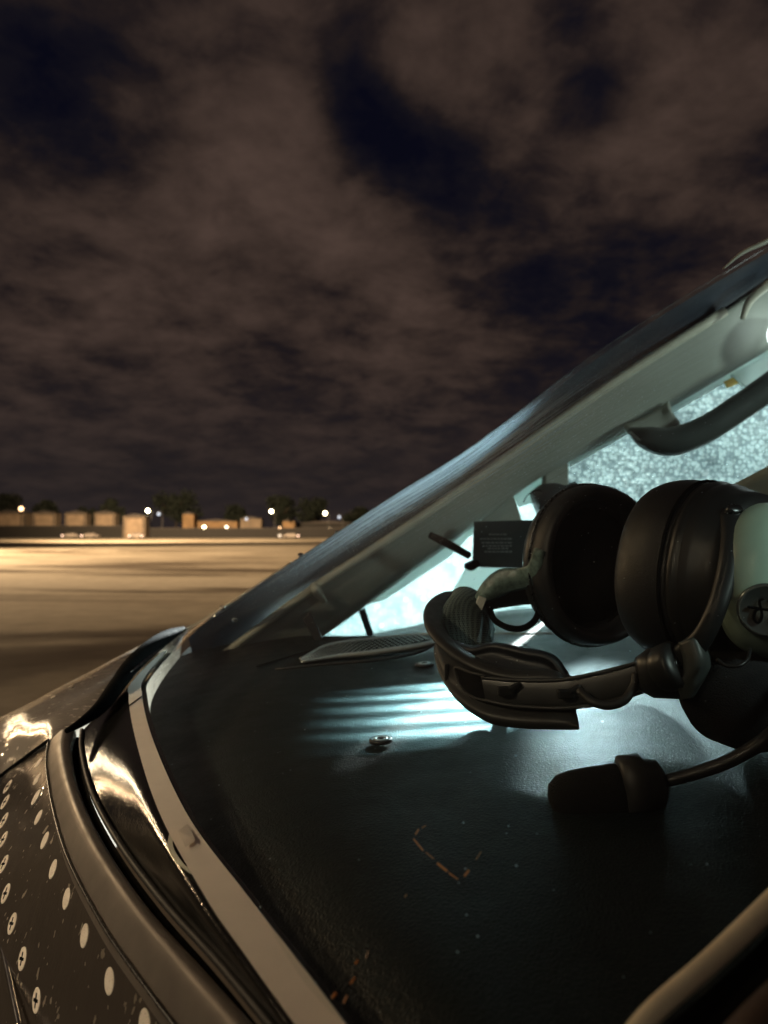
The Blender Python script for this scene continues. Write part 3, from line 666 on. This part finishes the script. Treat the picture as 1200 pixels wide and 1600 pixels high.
# outer metal edging of the windshield along its silhouette, with small bright screws
tube('windshield_edge', [p + V((0, .006, -.003)) for p in Rp[:6]], [.0025, .0032, .0032, .003, .002, .0012], M['trimdark'], air, seg=10)
tube('edge_bead', [at(286, 987, .79), at(330, 961, .795), at(400, 915, .79), at(455, 878, .785)], [.0014, .0016, .0012, .0005], M['trimedge'], air, seg=8)
for (px, py) in [(348, 957 - 16), (470, 867 - 8), (527, 838 - 14), (640, 757), (367, 960)]:
    p = at(px, py + 8, .772); vs, fs = disc_stack(p, (-.3, -.9, .45), (0, 0, 1), [(-.002, .0035, .0022), (.001, .0035, .0022), (.002, .002, .0012)], 14); obj('edge_screw', vs, fs, M['chrome'], air)
tube('roof_wire', [at(1130, 420, .60), at(1160, 395, .60), at(1200, 376, .60), at(1240, 352, .6)], [.0006, .0016, .0022, .0025], M['trimedge'], air, seg=8)

# orange lamp reflections on the glass, painted as thin coloured strips
M['glint'] = pbr('painted_orange_reflection', (.62, .24, .06), .35, spec=.8)
M['glintfilm'] = pbr('painted_dim_reflection', (.10, .06, .03), .5)
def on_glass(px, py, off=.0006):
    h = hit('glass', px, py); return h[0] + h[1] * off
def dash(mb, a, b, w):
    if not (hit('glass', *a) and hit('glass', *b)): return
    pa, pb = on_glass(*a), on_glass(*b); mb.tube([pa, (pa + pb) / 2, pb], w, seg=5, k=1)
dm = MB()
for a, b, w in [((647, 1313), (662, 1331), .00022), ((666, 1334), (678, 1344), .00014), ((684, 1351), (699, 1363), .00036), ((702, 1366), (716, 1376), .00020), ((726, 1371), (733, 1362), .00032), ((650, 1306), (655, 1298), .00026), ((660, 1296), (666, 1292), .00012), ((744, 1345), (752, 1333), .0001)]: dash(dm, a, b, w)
dm.build('reflection_dashes', M['glint'], glass)
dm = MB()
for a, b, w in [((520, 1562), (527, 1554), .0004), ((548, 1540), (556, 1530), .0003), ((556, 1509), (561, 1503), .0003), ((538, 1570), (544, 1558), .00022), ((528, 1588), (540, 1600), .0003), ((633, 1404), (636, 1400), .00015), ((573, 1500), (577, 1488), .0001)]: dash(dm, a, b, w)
dm.build('reflection_specks', M['glint'], glass)

# ---- far interior: dark frame and sky panel, pillar, side window
def poly_panel(name, pts, m_, th=.012, bev=.002):
    n = len(pts); back = [p + V((0, th, 0)) for p in pts]
    return obj(name, pts + back, [tuple(range(n)), tuple(range(2 * n - 1, n - 1, -1))] + [((i + 1) % n, i, i + n, (i + 1) % n + n) for i in range(n)], m_, air, False, bevel=bev)
# opaque dark panel: far frame plus night sky behind the glass, one colour
fr_top = [at(292, 990, .835), at(405, 922, .835), at(495, 862, .835), at(615, 784, .835), at(745, 702, .835), at(925, 566, .82), at(1085, 462, .80), at(1345, 310, .78)]
fr_bot = [at(300, 1060, .86), at(420, 990, .87), at(510, 925, .87), at(640, 830, .87), at(790, 720, .87), at(965, 598, .86), at(1120, 500, .84), at(1360, 340, .82)]
loft('far_frame_sky_panel', [fr_top, [(a + b) / 2 + V((0, .012, 0)) for a, b in zip(fr_top, fr_bot)], fr_bot], pbr('dark_blue_grey_panel', (.022, .034, .052), .5, vscale=25), air, n=5, m=4)
# pillar
pt = [at(280, 1075, .80), at(380, 1000, .83), at(500, 912, .845), at(640, 820, .85), at(780, 722, .85), at(960, 597, .845), at(1130, 488, .83), at(1360, 335, .80)]
pb = [at(330, 1120, .84), at(430, 1040, .86), at(530, 975, .87), at(745, 818, .88), at(850, 742, .88), at(1000, 662, .88), at(1200, 545, .86), at(1400, 425, .84)]
pm = [(a + b) / 2 + V((0, -.006, .0)) for a, b in zip(pt, pb)]
pm1 = [a * .8 + b * .2 + V((0, -.005, .0)) for a, b in zip(pt, pb)]
pb2 = [p + V((0, .05, 0)) for p in pb]
pillar = loft('far_pillar', [[p + V((0, .02, 0)) for p in pt], pt, pm1, pm, pb, pb2], M['trim'], air, n=6, m=4)
tube('pillar_edge_trim', [p + V((0, -.004, 0)) for p in pt[:7]], [.004, .005, .0055, .0055, .0055, .006, .006], M['trimedge'], air, seg=10)
tube('corner_joint', [at(489, 912, .835), at(496, 925, .832), at(508, 940, .84)], [.004, .006, .003], M['trimedge'], air, seg=10)
tube('ceiling_trim', [at(1160, 498, .80), at(1172, 470, .80), at(1200, 445, .79), at(1250, 420, .78)], [.003, .005, .006, .006], M['trimedge'], air, seg=10)
# bracket at the lower left of the pillar
poly_panel('bracket', [at(473, 968, .815), at(484, 956, .815), at(505, 1000, .815), at(494, 1006, .815)], M['trimdark'], .006, .001)
# side window: two panes split by a post, frosted bright frame
WD = .93
def quad(name, pts, m_): return obj(name, pts, [tuple(range(len(pts)))], m_, air, False)
pane1 = [at(470, 1015, WD), at(760, 800, WD), at(850, 735, WD), at(874, 735, WD), at(874, 985, WD), at(760, 985, WD)]
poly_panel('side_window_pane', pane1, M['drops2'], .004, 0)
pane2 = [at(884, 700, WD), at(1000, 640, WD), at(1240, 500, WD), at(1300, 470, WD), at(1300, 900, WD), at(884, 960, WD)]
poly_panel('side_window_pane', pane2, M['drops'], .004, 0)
# bright frame strips
poly_panel('window_surround', [at(560, 948, .915), at(752, 800, .915), at(757, 824, .915), at(734, 838, .915), at(700, 872, .915), at(640, 912, .915), at(600, 938, .915)], M['frosted'], .004, .001)
poly_panel('window_surround', [at(690, 955, .914), at(728, 888, .914), at(845, 884, .914), at(845, 930, .914), at(760, 950, .914)], M['frosted'], .004, .001)
poly_panel('window_surround', [at(798, 772, .914), at(852, 735, .914), at(852, 762, .914), at(900, 762, .914), at(930, 757, .914), at(930, 765, .914), at(880, 772, .914), at(812, 792, .914)], M['frosted'], .004, .001)
poly_panel('window_surround', [at(884, 712, .914), at(990, 655, .914), at(1000, 668, .914), at(960, 690, .914), at(892, 729, .914)], M['frosted'], .004, .001)
poly_panel('window_surround', [at(1040, 634, .914), at(1215, 530, .914), at(1215, 556, .914), at(1130, 600, .914), at(1048, 647, .914)], M['frosted'], .004, .001)
# posts in front of the window
poly_panel('window_post', [at(851, 700, .895), at(889, 690, .895), at(889, 775, .895), at(851, 790, .895)], M['trim'], .02, .003)
poly_panel('window_post', [at(700, 790, .89), at(760, 760, .89), at(800, 765, .89), at(812, 800, .89), at(818, 822, .89), at(745, 822, .89), at(740, 815, .89)], M['trim'], .01, .002)
poly_panel('window_post', [at(560, 955, .90), at(570, 951, .90), at(584, 992, .90), at(574, 996, .90)], M['trimdark'], .01, .001)
tube('rubber_drip', [at(838, 790, .90), at(860, 782, .90), at(886, 776, .9), at(905, 762, .9)], [.02, .024, .018, .01], M['trimdark'], air, seg=12)
tube('hanging_wire', [at(818, 785, .885), at(824, 774, .885), at(838, 766, .885), at(850, 769, .885)], .0008, M['rubber'], air, seg=6)
# sill below the window
s0 = [at(420, 1050, .86), at(500, 1012, .88), at(560, 1000, .90), at(640, 985, .90), at(720, 968, .90), at(900, 950, .90), at(1300, 930, .90)]
s1 = [p + V((0, -.03, -.004)) for p in s0]
s2 = [pg(a, b) for a, b in [(400, 1040), (500, 1012), (560, 1002), (640, 994), (720, 990), (900, 988), (1300, 988)]]
loft('window_sill', [[p + V((0, .06, .0)) for p in s0], s0, s1, s2], pbr('sill_grey', (.05, .055, .055), .5), air, n=5, m=4)
# grab handle
hd = MB()
hp = [at(984, 672, .845), at(1010, 684, .83), at(1050, 690, .82), at(1100, 672, .81), at(1160, 634, .80), at(1230, 585, .79), at(1300, 540, .80)]
tube('grab_handle', hp, [.004, .014, .0175, .0165, .016, .016, .015], pbr('dark_handle', (.07, .082, .078), .33, vscale=30, coat=.2), air, seg=16, flat=.8)
loft('handle_bracket', [[at(975, 668, .86), at(1003, 656, .86), at(1030, 640, .86), at(1046, 630, .86)], [at(985, 676, .845), at(1008, 674, .845), at(1035, 665, .845), at(1050, 645, .845)],
      [at(1005, 686, .84), at(1022, 690, .84), at(1045, 686, .84), at(1072, 678, .84)]], M['trim'], air, solid=.008)
tube('handle_underedge', [at(984, 676, .838), at(1004, 688, .825), at(1040, 695, .815), at(1075, 690, .808)], .002, M['panelwhite'], air, seg=8)
# yellow tag and white latch beside the handle
poly_panel('yellow_tag', [at(1132, 596, .90), at(1148, 588, .90), at(1156, 598, .90), at(1138, 606, .90)], pbr('yellow_plastic', (.75, .5, .08), .5), .004, .001)
poly_panel('window_latch', [at(1144, 584, .895), at(1215, 548, .895), at(1215, 590, .895), at(1172, 610, .895)], M['frosted'], .01, .002)
# lamp bowl at the right edge
vs, fs = disc_stack(at(1236, 520, .80), (-.75, -.6, -.2), (0, 0, 1), [(-.02, .022, .022), (0, .026, .026), (.012, .022, .022), (.020, .012, .012), (.022, .002, .002)], 28)
lampb = obj('dome_light', vs, fs, emis('dome_light_lens', (.86, 1, 1), 3.0), air)
# pale inner wall panel at the right behind the headset
rp = [at(1075, 800, .62), at(1200, 735, .62), at(1330, 660, .62)]; rq = [at(1100, 860, .60), at(1240, 860, .58), at(1380, 860, .56)]
loft('side_wall_trim', [rp, [(a + b) / 2 + V((0, -.02, 0)) for a, b in zip(rp, rq)], rq], pbr('pale_green_trim', (.36, .44, .38), .5, vscale=20), air, n=4, m=4, solid=.01)

# ---- glareshield
gl_l = [pg(300, 992), pg(272, 1022), pg(246, 1062), pg(244, 1100), pg(258, 1150), pg(310, 1262), pg(405, 1395), pg(490, 1505), pg(600, 1650)]
gl_l = [p + V((-.004, 0, -.004)) for p in gl_l]
gl_r = [pg(1300, 984), pg(1330, 1010), pg(1380, 1055), pg(1420, 1100), pg(1480, 1160), pg(1560, 1270), pg(1650, 1400), pg(1750, 1520), pg(1850, 1650)]
rows = []
for k in range(7):
    t = k / 6; rows.append([a * (1 - t) + b * t + V((0, 0, -.012 * max(0, 1 - t * 6))) for a, b in zip(gl_l, gl_r)])
gs = loft('glareshield', rows, M['leather'], air, n=8, m=8)
# vent
vn = empty('defrost_vent', pg(600, 1005)); vn.parent = air; vn.matrix_parent_inverse = parent_matrix(air).inverted()
vb = []
va = [pg(470, 1030, .002), pg(510, 1008, .004), pg(560, 1000, .005), pg(655, 991, .005)]
vc_ = [pg(470, 1034, .002), pg(530, 1025, .003), pg(590, 1019, .004), pg(672, 999, .004)]
def bil(s, t):
    A_ = smooth(va, 8); B_ = smooth(vc_, 8); i = min(len(A_) - 1, int(s * (len(A_) - 1))); f = s * (len(A_) - 1) - i; j = min(i + 1, len(A_) - 1)
    return (A_[i].lerp(A_[j], f)).lerp(B_[i].lerp(B_[j], f), t)
gm = MB(); NX, NY = 36, 7
for i in range(NX):
    for j in range(NY):
        s = (i + .5) / NX; t = (j + .5 + (.5 if i % 2 else 0)) / (NY + .5)
        p = bil(s, min(t, 1)); gm.add(*disc_stack(p + V((0, 0, .0006)), (0, 0, 1), (0, 1, 0), [(0, .0017, .0017), (.00015, .0015, .0015)], 6))
gm.build('grille', M['grille'], vn, True)
loft('vent_recess', [[p + V((0, 0, -.001)) for p in va], [p + V((0, 0, -.001)) for p in vc_]], M['rubber'], vn, m=2)
tube('vent_frame', va + [pg(690, 993, .006), pg(672, 1006, .006)] + vc_[::-1][1:], [.0012] * 4 + [.002, .003] + [.003, .0022, .001], M['grille'], vn, seg=10, flat=1.3)
# shield edge in front of the vent
tube('vent_lip', [pg(430, 1046, .001), pg(520, 1037, .002), pg(590, 1031, .002), pg(650, 1020, .002), pg(685, 1004, .002)], [.001, .0014, .0016, .0016, .0012], M['satin'], vn, seg=10)
# screws with cup washers on the glareshield
for (px, py, r) in [(595, 1157, .0062), (663, 1038, .0078)]:
    sc_ = empty('screw', pg(px, py)); sc_.parent = air; sc_.matrix_parent_inverse = parent_matrix(air).inverted()
    c = pg(px, py)
    nz_ = V((-GK, 0, 1))
    vs, fs = disc_stack(c, nz_, (0, 1, 0), [(-.0008, r * 1.08, r * 1.08), (.0008, r * 1.08, r * 1.08), (.0014, r * .98, r * .98), (.0014, r * .80, r * .80), (.0010, r * .70, r * .70)], 32); obj('washer', vs, fs, M['black'], sc_)
    vs, fs = disc_stack(c, nz_, (0, 1, 0), [(.0009, r * .72, r * .72), (.0015, r * .68, r * .68), (.0016, r * .42, r * .42), (.0010, r * .36, r * .36)], 32); obj('screw_ring', vs, fs, M['grille'], sc_)
    vs, fs = disc_stack(c, nz_, (0, 1, 0), [(.0010, r * .34, r * .34), (.0017, r * .32, r * .32)], 6); obj('socket', vs, fs, M['rubber'], sc_)
# placard hanging from the far pillar on a dark stalk
pc = empty('placard', at(785, 850, .84)); pc.parent = air; pc.matrix_parent_inverse = parent_matrix(air).inverted()
poly = [at(741, 815, .84), at(842, 812, .83), at(846, 889, .83), at(738, 886, .84)]
n = 4; back = [p + V((0, .004, 0)) for p in poly]
obj('plate', poly + back, [(0, 1, 2, 3), (7, 6, 5, 4)] + [((i + 1) % n, i, i + n, (i + 1) % n + n) for i in range(n)], M['placard'], pc, False)
ink = MB()
rows_t = [(835, 764, 792, 3), (842, 750, 806, 4), (848, 752, 804, 4), (853, 754, 800, 3), (857, 762, 794, 3), (862, 757, 800, 4)]
for (yy, x0, x1, k) in rows_t:
    x = x0
    while x < x1:
        w = random.uniform(3, 7); w = min(w, x1 - x)
        ink.box(at(x + w / 2, yy, .8345), (w * .83 / F, .0006, .0017)); x += w + 1.4
ink.build('faded_lettering', M['ink'], pc)
tube('stalk', [at(672, 836, .80), at(700, 850, .81), at(733, 868, .825)], [.004, .005, .0045], M['rubber'], pc, seg=10)
tube('stalk_foot', [at(726, 884, .83), at(736, 884, .828), at(748, 880, .83)], [.003, .006, .004], M['rubber'], pc, seg=10)
# near window post, blurred, at the lower right
tube('near_post_piping', [at(940, 1690, .138), at(1010, 1592, .145), at(1110, 1503, .156), at(1220, 1398, .170), at(1330, 1290, .185)], [.0019, .0021, .0023, .0026, .0028], M['postbeige'], air, seg=14)
npt = [at(965, 1710, .138), at(1028, 1618, .144), at(1128, 1528, .155), at(1240, 1422, .169), at(1350, 1310, .184)]
npb = [at(1100, 1800, .132), at(1180, 1720, .136), at(1290, 1620, .142), at(1400, 1520, .15), at(1520, 1400, .16)]
loft('near_post', [npt, [(a + b) / 2 + V((-.001, -.004, .002)) for a, b in zip(npt, npb)], npb], pbr('near_post_black', (.004, .004, .004), .7, spec=.1), air, n=5, m=4)
tube('near_post_seal', [at(1110, 1690, .128), at(1185, 1610, .130), at(1260, 1535, .134), at(1340, 1450, .14)], .0042, M['brown'], air, seg=12)
# fuselage body under the windows keeps the cockpit closed from the side
chain = [T3[0], S3[0], S3[1], S3[2], S3[3], S3[4], S3[5], S3[6], S1[-1] + V((0, -.006, -.01)), S0[-1] + V((0, -.004, -.004)), Cd[-1], Ee[-1] + V((0, -.003, -.004)), Fe[-1] + V((0, -.003, -.004)), pg(700, 1740), pg(1000, 1800), npb[0], npb[1], npb[2], npb[4]]
low = [p + V((-.05, -.04, -.22)) for p in chain]; low2 = [p + V((-.06, -.05, -.75)) for p in chain]
loft('fuselage_side', [chain, low, low2], pbr('dark_fuselage_paint', (.05, .047, .045), .35, vscale=8), air, n=3, m=3)
# thin wire loop under the strip
for k in range(3):
    tube('antenna_wire', [pz(266 + k * 1.5, 1300, -.1205), pz(264 + k * 3, 1325, -.1205), pz(278 + k * 3, 1348, -.1205), pz(298 + k * 2, 1364, -.1205)], .00035, M['trimedge'], air, seg=6)

# ------------------------------------------------------------------ headset
hs = empty('headset', pg(850, 1150), 'black aviation headset with pale green ear cup lying on the glareshield', 'headset')
UP = V((.30, 0, .955))
# near cup
A_n = V((-.50, .86, .0)); Cn = at(1118, 893, .368)
def ring_profile(t, rw, rv, hole=.6):
    """puffy ring cushion: outer wall then rounded front then inner wall"""
    pr = [(0, rw * .90, rv * .92)]
    for k in range(0, 13):
        an = -math.pi / 2 * .75 + k / 12 * (math.pi * .95)
        pr.append((t * .5 + t * .5 * math.sin(an), rw * (.84 + .16 * math.cos(an)), rv * (.86 + .14 * math.cos(an))))
    pr += [(t * .9, rw * .66, rv * .70), (t * .6, rw * hole, rv * (hole + .05)), (t * .1, rw * hole, rv * (hole + .05))]
    return pr
vs, fs = disc_stack(Cn, A_n, UP, ring_profile(.035, .0420, .0500), 56, 2.2); obj('ear_cushion', vs, fs, M['cushion'], hs)
cup = MB()
cup.add(*disc_stack(Cn, A_n, UP, [(.003, .037, .046), (.001, .0395, .0475), (-.003, .0400, .0480), (-.005, .0385, .0465), (-.006, .0380, .0460), (-.010, .0385, .0462), (-.012, .0372, .0448), (-.018, .0350, .0425), (-.026, .0320, .040), (-.028, .020, .03)], 56, 2.2))
cupo = cup.build('ear_cup', M['black'], hs, True)
Cd_ = Cn - A_n * .024 + V((.0, 0, -.003))
vs, fs = disc_stack(Cd_, A_n, UP, [(0, .0335, .0365), (-.004, .0350, .0380), (-.010, .0352, .0380), (-.017, .0335, .0362), (-.023, .0295, .0322), (-.027, .0235, .026), (-.029, .015, .018), (-.0295, .002, .002)], 56, 2.35)
shell = obj('cup_shell', vs, fs, M['shell'], hs)
tube('cup_piping', [V(p) for p in disc_stack(Cn, A_n, UP, [(.0035, .0405, .0485)], 40, 2.2)[0][:41]] + [], .0009, M['rubber'], hs, seg=8, k=1)
# badge
BV['shell'] = bvh(shell); h = hit('shell', 1198, 953)
if h is None: print('badge miss')
else:
    bp_, bn = h; bn = (bn + (O - bp_).normalized() * .35).normalized()
    vs, fs = disc_stack(bp_ + bn * .0002, bn, (0, 0, 1), [(-.003, .0122, .0122), (.0008, .0122, .0122), (.0014, .0114, .0114), (.0012, .0106, .0106), (.0008, .0098, .0098)], 40)
    badge = obj('badge', vs, fs, pbr('badge_chrome', (.30, .34, .33), .2, metal=.9, vscale=120), shell)
    Fm = frame(bn, (0, 0, 1)); c0 = bp_ + bn * .0013
    def bl(x, y): return c0 + Fm.col[0] * y * .0098 + Fm.col[1] * (-x) * .0098 + bn * .0003
    em = MB()
    for path in ([(-.75, .12), (-.35, .08), (.1, .02), (.6, .0), (.85, .02)], [(-.12, .55), (-.28, .42), (-.24, .1), (-.2, -.3), (-.35, -.58), (-.52, -.4), (-.45, -.05), (-.28, .05)], [(.25, .5), (.1, .45), (.15, .1), (.3, -.4), (.5, -.55), (.6, -.2), (.4, .02)]):
        em.tube([bl(*q) for q in path], .0006, seg=6, k=5)
    em.build('emblem', M['rubber'], shell, True)
# yoke round the back of the near cup
yk = [at(1122, 793, .352), at(1138, 800, .342), at(1146, 830, .333), at(1141, 870, .327), at(1132, 910, .324), at(1118, 955, .322), at(1098, 995, .325), at(1072, 1022, .332), at(1050, 1035, .338)]
tube('yoke', yk, [.0030, .0050, .0056, .0050, .0046, .0044, .0048, .0060, .0066], M['black'], hs, seg=12, flat=.55, up=(1, 0, .3))
vs, fs = disc_stack(at(1147, 797, .338), (.1, -.8, .6), (0, 0, 1), [(-.002, .0042, .003), (.0012, .0042, .003), (.002, .003, .002)], 20); obj('yoke_pivot', vs, fs, M['darkmetal'], hs)
# hinge
hg = MB()
hc = at(1052, 1040, .335)
hg.add(*disc_stack(hc, (.35, -.6, .35), (0, 0, 1), [(-.012, .0095, .0105), (-.004, .0105, .0115), (.002, .0105, .0115), (.004, .0090, .0100), (.0045, .004, .004)], 28))
hg.add(*disc_stack(at(1042, 1050, .342), (1, -.15, .1), (0, 0, 1), [(-.014, .006, .008), (-.008, .010, .012), (.006, .0115, .0135), (.014, .0085, .0115), (.017, .004, .006)], 28))
hgo = hg.build('hinge', M['black'], hs, True)
vs, fs = disc_stack(hc + V((.35, -.6, .35)).normalized() * .004, (.35, -.6, .35), (0, 0, 1), [(-.001, .004, .0035), (.001, .0038, .0033), (.0006, .0022, .0018)], 20); obj('hinge_screw', vs, fs, M['darkmetal'], hgo)
loft('hinge_cover', [[at(1062, 1004, .332), at(1070, 1040, .328), at(1060, 1075, .33), at(1066, 1092, .332)], [at(1085, 996, .326), at(1096, 1030, .322), at(1090, 1058, .325), at(1078, 1090, .329)], [at(1100, 1000, .335), at(1108, 1030, .334), at(1104, 1056, .336), at(1086, 1082, .338)]], pbr('grey_hinge_cover', (.05, .058, .056), .45), hs, solid=.002)
# dark rounded mass added for the cup's shadow on the leather
vs, fs = disc_stack(at(1165, 1092, .345), (-.35, .9, .05), UP, [(-.022, .010, .008), (-.018, .024, .019), (-.006, .032, .0245), (.008, .033, .025), (.018, .026, .020), (.022, .010, .008)], 44, 2.1); obj('cup_shadow_mass', vs, fs, M['foam'], hs)
tube('cup_cable', [at(1120, 1030, .315), at(1135, 1040, .312), at(1155, 1040, .31), at(1168, 1030, .312), at(1172, 1015, .318)], .0009, M['black'], hs, seg=8)

# far cup: opening towards camera and right
A_f = V((.30, -.93, .05)); Cf = at(918, 882, .500)
vs, fs = disc_stack(Cf, A_f, V((.08, 0, 1)), [(0, .046, .054), (.006, .0490, .0570), (.014, .0485, .0565), (.019, .0465, .0545), (.021, .0435, .0515), (.019, .0405, .0485), (.012, .038, .046), (.004, .037, .045)], 56, 2.1); obj('ear_cushion', vs, fs, M['cushion'], hs)
vs, fs = disc_stack(Cf, A_f, V((.08, 0, 1)), [(.004, .044, .052), (-.004, .048, .0565), (-.014, .045, .053), (-.026, .034, .042), (-.032, .01, .014)], 56, 2.1); fcup = obj('ear_cup', vs, fs, M['black'], hs)
vs, fs = disc_stack(Cf, A_f, V((.08, 0, 1)), [(.004, .034, .041), (.005, .034, .041), (.007, .02, .024), (.0075, .002, .002)], 44, 2.1); obj('ear_lining', vs, fs, M['deep'], hs)
rimp = [V(p) for p in disc_stack(Cf + A_f.normalized() * .004, A_f, V((.08, 0, 1)), [(0, .0498, .0580)], 48, 2.1)[0]]
tube('cushion_seam', rimp + [rimp[0]], .0009, M['darkmetal'], hs, seg=8, k=1)
# headband
U_ = [(905, 1062, .372), (872, 1050, .378), (800, 1047, .388), (745, 1032, .398), (702, 1008, .412), (676, 982, .430), (667, 958, .452), (674, 938, .476), (696, 925, .500), (728, 925, .520)]
L_ = [(905, 1142, .358), (880, 1142, .364), (820, 1140, .374), (768, 1133, .384), (728, 1110, .398), (704, 1078, .414), (692, 1040, .436), (695, 1015, .462), (712, 1000, .488), (742, 995, .508)]
Up_ = [at(*q) for q in U_]; Lo_ = [at(*q) for q in L_]
Up_[0] = at(893, 1088, .372); Up_[1] = at(868, 1050, .378)
def inward(i, P):
    ctr = at(900, 1010, .47); d_ = ctr - P[i]; d_.z = 0; return d_.normalized()
def mid(t, off=0.0): return [(u_.lerp(l_, t)) - inward(i, Up_) * off for i, (u_, l_) in enumerate(zip(Up_, Lo_))]
inn = lambda P, k: [p + inward(i, Up_) * k for i, p in enumerate(P)]
band = loft('headband', [inn(mid(.04), .008), inn(mid(0), .003), mid(-.01, .0), mid(.04, .0026), mid(.12, .0035), mid(.20, .0012), mid(.26, .0), mid(.5, -.001), mid(.66, .0), mid(.72, .0012), mid(.80, .0035), mid(.88, .0028), mid(.97, .0), inn(mid(1), .003), inn(mid(.96), .008), inn(mid(.5), .009), inn(mid(.04), .008)], M['satin'], hs, n=8, m=2)
# mesh pad inside the far half
P0 = [at(705, 932, .505), at(722, 922, .512), at(742, 928, .518), at(758, 950, .522), at(768, 985, .524)]
P1 = [at(688, 965, .462), at(706, 950, .475), at(730, 952, .485), at(752, 972, .492), at(764, 1000, .50)]
P2 = [at(692, 1000, .452), at(708, 1006, .458), at(730, 1012, .462), at(750, 1016, .468), at(765, 1018, .475)]
loft('head_pad', [P0, P1, P2], M['padmesh'], hs, n=6, m=6, solid=.006)
Q0 = [at(765, 1005, .42), at(800, 1015, .405), at(840, 1020, .395), at(872, 1030, .388), at(890, 1058, .382)]
Q1 = [at(765, 1040, .41), at(800, 1050, .40), at(840, 1055, .392), at(872, 1060, .386), at(892, 1080, .38)]
# padded inner lining along the near half
Q0 = [at(700, 1000, .425), at(735, 1012, .418), at(772, 1006, .415), at(820, 1016, .405), at(862, 1026, .398), at(888, 1062, .392)]
Q1 = [at(700, 1040, .42), at(735, 1060, .410), at(772, 1060, .405), at(820, 1070, .398), at(862, 1080, .392), at(890, 1100, .388)]
loft('band_lining', [Q0, [(a + b) / 2 + V((0, .006, .002)) for a, b in zip(Q0, Q1)], Q1], M['cushion'], hs, n=6, m=4, solid=.005)
# adjustment bar and slot frame on the outside
bar_t = [at(752, 1058, .386), at(800, 1062, .378), at(870, 1062, .368), at(930, 1052, .358), at(985, 1038, .35), at(1040, 1020, .345)]
bar_b = [at(758, 1094, .384), at(800, 1102, .376), at(870, 1106, .366), at(930, 1100, .356), at(985, 1086, .348), at(1040, 1066, .342)]
loft('adjustment_bar', [[p + V((0, .003, 0)) for p in bar_t], bar_t, [(a + b) / 2 + V((0, -.0008, 0)) for a, b in zip(bar_t, bar_b)], bar_b, [p + V((0, .003, 0)) for p in bar_b]], M['black'], hs, n=6, m=3)
tube('bar_edge', [p + V((0, -.0006, 0)) for p in bar_t], .0011, M['satin'], hs, seg=8)
tube('bar_edge', [p + V((0, -.0006, 0)) for p in bar_b], .0011, M['satin'], hs, seg=8)
sl = [at(711, 1042, .402), at(735, 1052, .393), at(752, 1056, .387)]; sl2 = [at(722, 1076, .398), at(740, 1090, .391), at(760, 1096, .386)]
tube('slot_frame', [at(760, 1056, .3835), at(735, 1051, .391), at(714, 1043, .400), at(711, 1050, .401), at(722, 1076, .397), at(740, 1090, .389), at(762, 1096, .382)], .0009, M['satin'], hs, seg=8, k=4)
vs, fs = loft_data([sl, sl2], 4, 2); obj('slot', [p + V((0, -.0008, 0)) for p in vs], fs, M['deep'], hs)
for (px, py, d) in [(790, 1080, .377), (884, 1084, .362)]:
    kb = MB(); kb.box(at(px, py, d - .0025), (.009, .004, .005)); kb.box(at(px + 14, py - 7, d - .0035), (.007, .003, .003), Matrix.Rotation(-.5, 3, 'Y')); kb.build('slide_stop', M['black'], hs, bevel=.001)
tube('band_wire', [at(905, 1078, .352), at(925, 1096, .345), at(950, 1102, .342), at(975, 1094, .341), at(990, 1072, .343), at(992, 1052, .345)], [.002, .0022, .0022, .0022, .002, .0015], M['satin'], hs, seg=10)
poly_l = [at(690, 1032, .425), at(700, 1062, .418)]
MB().box(at(697, 1050, .414), (.002, .004, .010)).build('side_tab', M['black'], hs, bevel=.0006)
# far slider and arm
tube('far_arm', [at(742, 948, .512), at(775, 935, .515), at(805, 926, .518), at(842, 922, .52)], [.005, .008, .010, .010], M['black'], hs, seg=14, flat=.6)
sp = [at(740, 938, .505), at(757, 908, .50), at(780, 890, .498), at(808, 888, .492), at(826, 882, .478), at(836, 856, .470)]
sq = [at(748, 946, .505), at(772, 936, .50), at(800, 924, .498), at(824, 918, .492), at(850, 906, .478), at(852, 862, .470)]
loft('slider', [sp, [(a + b) / 2 + V((0, -.004, 0)) for a, b in zip(sp, sq)], sq], M['slider'], hs, n=6, m=4, solid=.002)
MB().box(at(750, 943, .497), (.006, .003, .010), Matrix.Rotation(.4, 3, 'Y')).build('slider_clip', M['panelwhite'], hs, bevel=.0006)
tube('ear_cable', [at(765, 950, .508), at(772, 968, .50), at(792, 980, .492), at(815, 982, .488), at(834, 971, .488), at(843, 952, .49), at(843, 935, .50)], .0023, M['rubber'], hs, seg=10)
# microphone and boom
vs, fs = disc_stack(at(925, 1240, .300), (1, -.05, .12), (0, 0, 1), [(-.0185, .002, .002), (-.0175, .0054, .0056), (-.014, .0080, .0086), (-.008, .0092, .0101), (0, .0096, .0108), (.009, .0098, .0111), (.017, .0096, .0108)], 40, 2.2)
obj('microphone_foam', vs, fs, M['foam'], hs)
vs, fs = disc_stack(at(998, 1227, .298), (1, -.05, .1), (0, 0, 1), [(-.0080, .0080, .0100), (-.0070, .0105, .0125), (.0015, .0108, .0128), (.0030, .0090, .0105), (.0085, .0085, .0098), (.0100, .0065, .0070), (.0115, .003, .003)], 36, 2.3)
obj('microphone_collar', vs, fs, M['satin'], hs)
tube('microphone_boom', [at(1030, 1222, .297), at(1070, 1213, .292), at(1120, 1197, .286), at(1165, 1176, .282), at(1205, 1148, .28), at(1270, 1090, .29), at(1290, 1030, .31)], [.0027, .0026, .0027, .0028, .0030, .0032, .0035], M['black'], hs, seg=12)
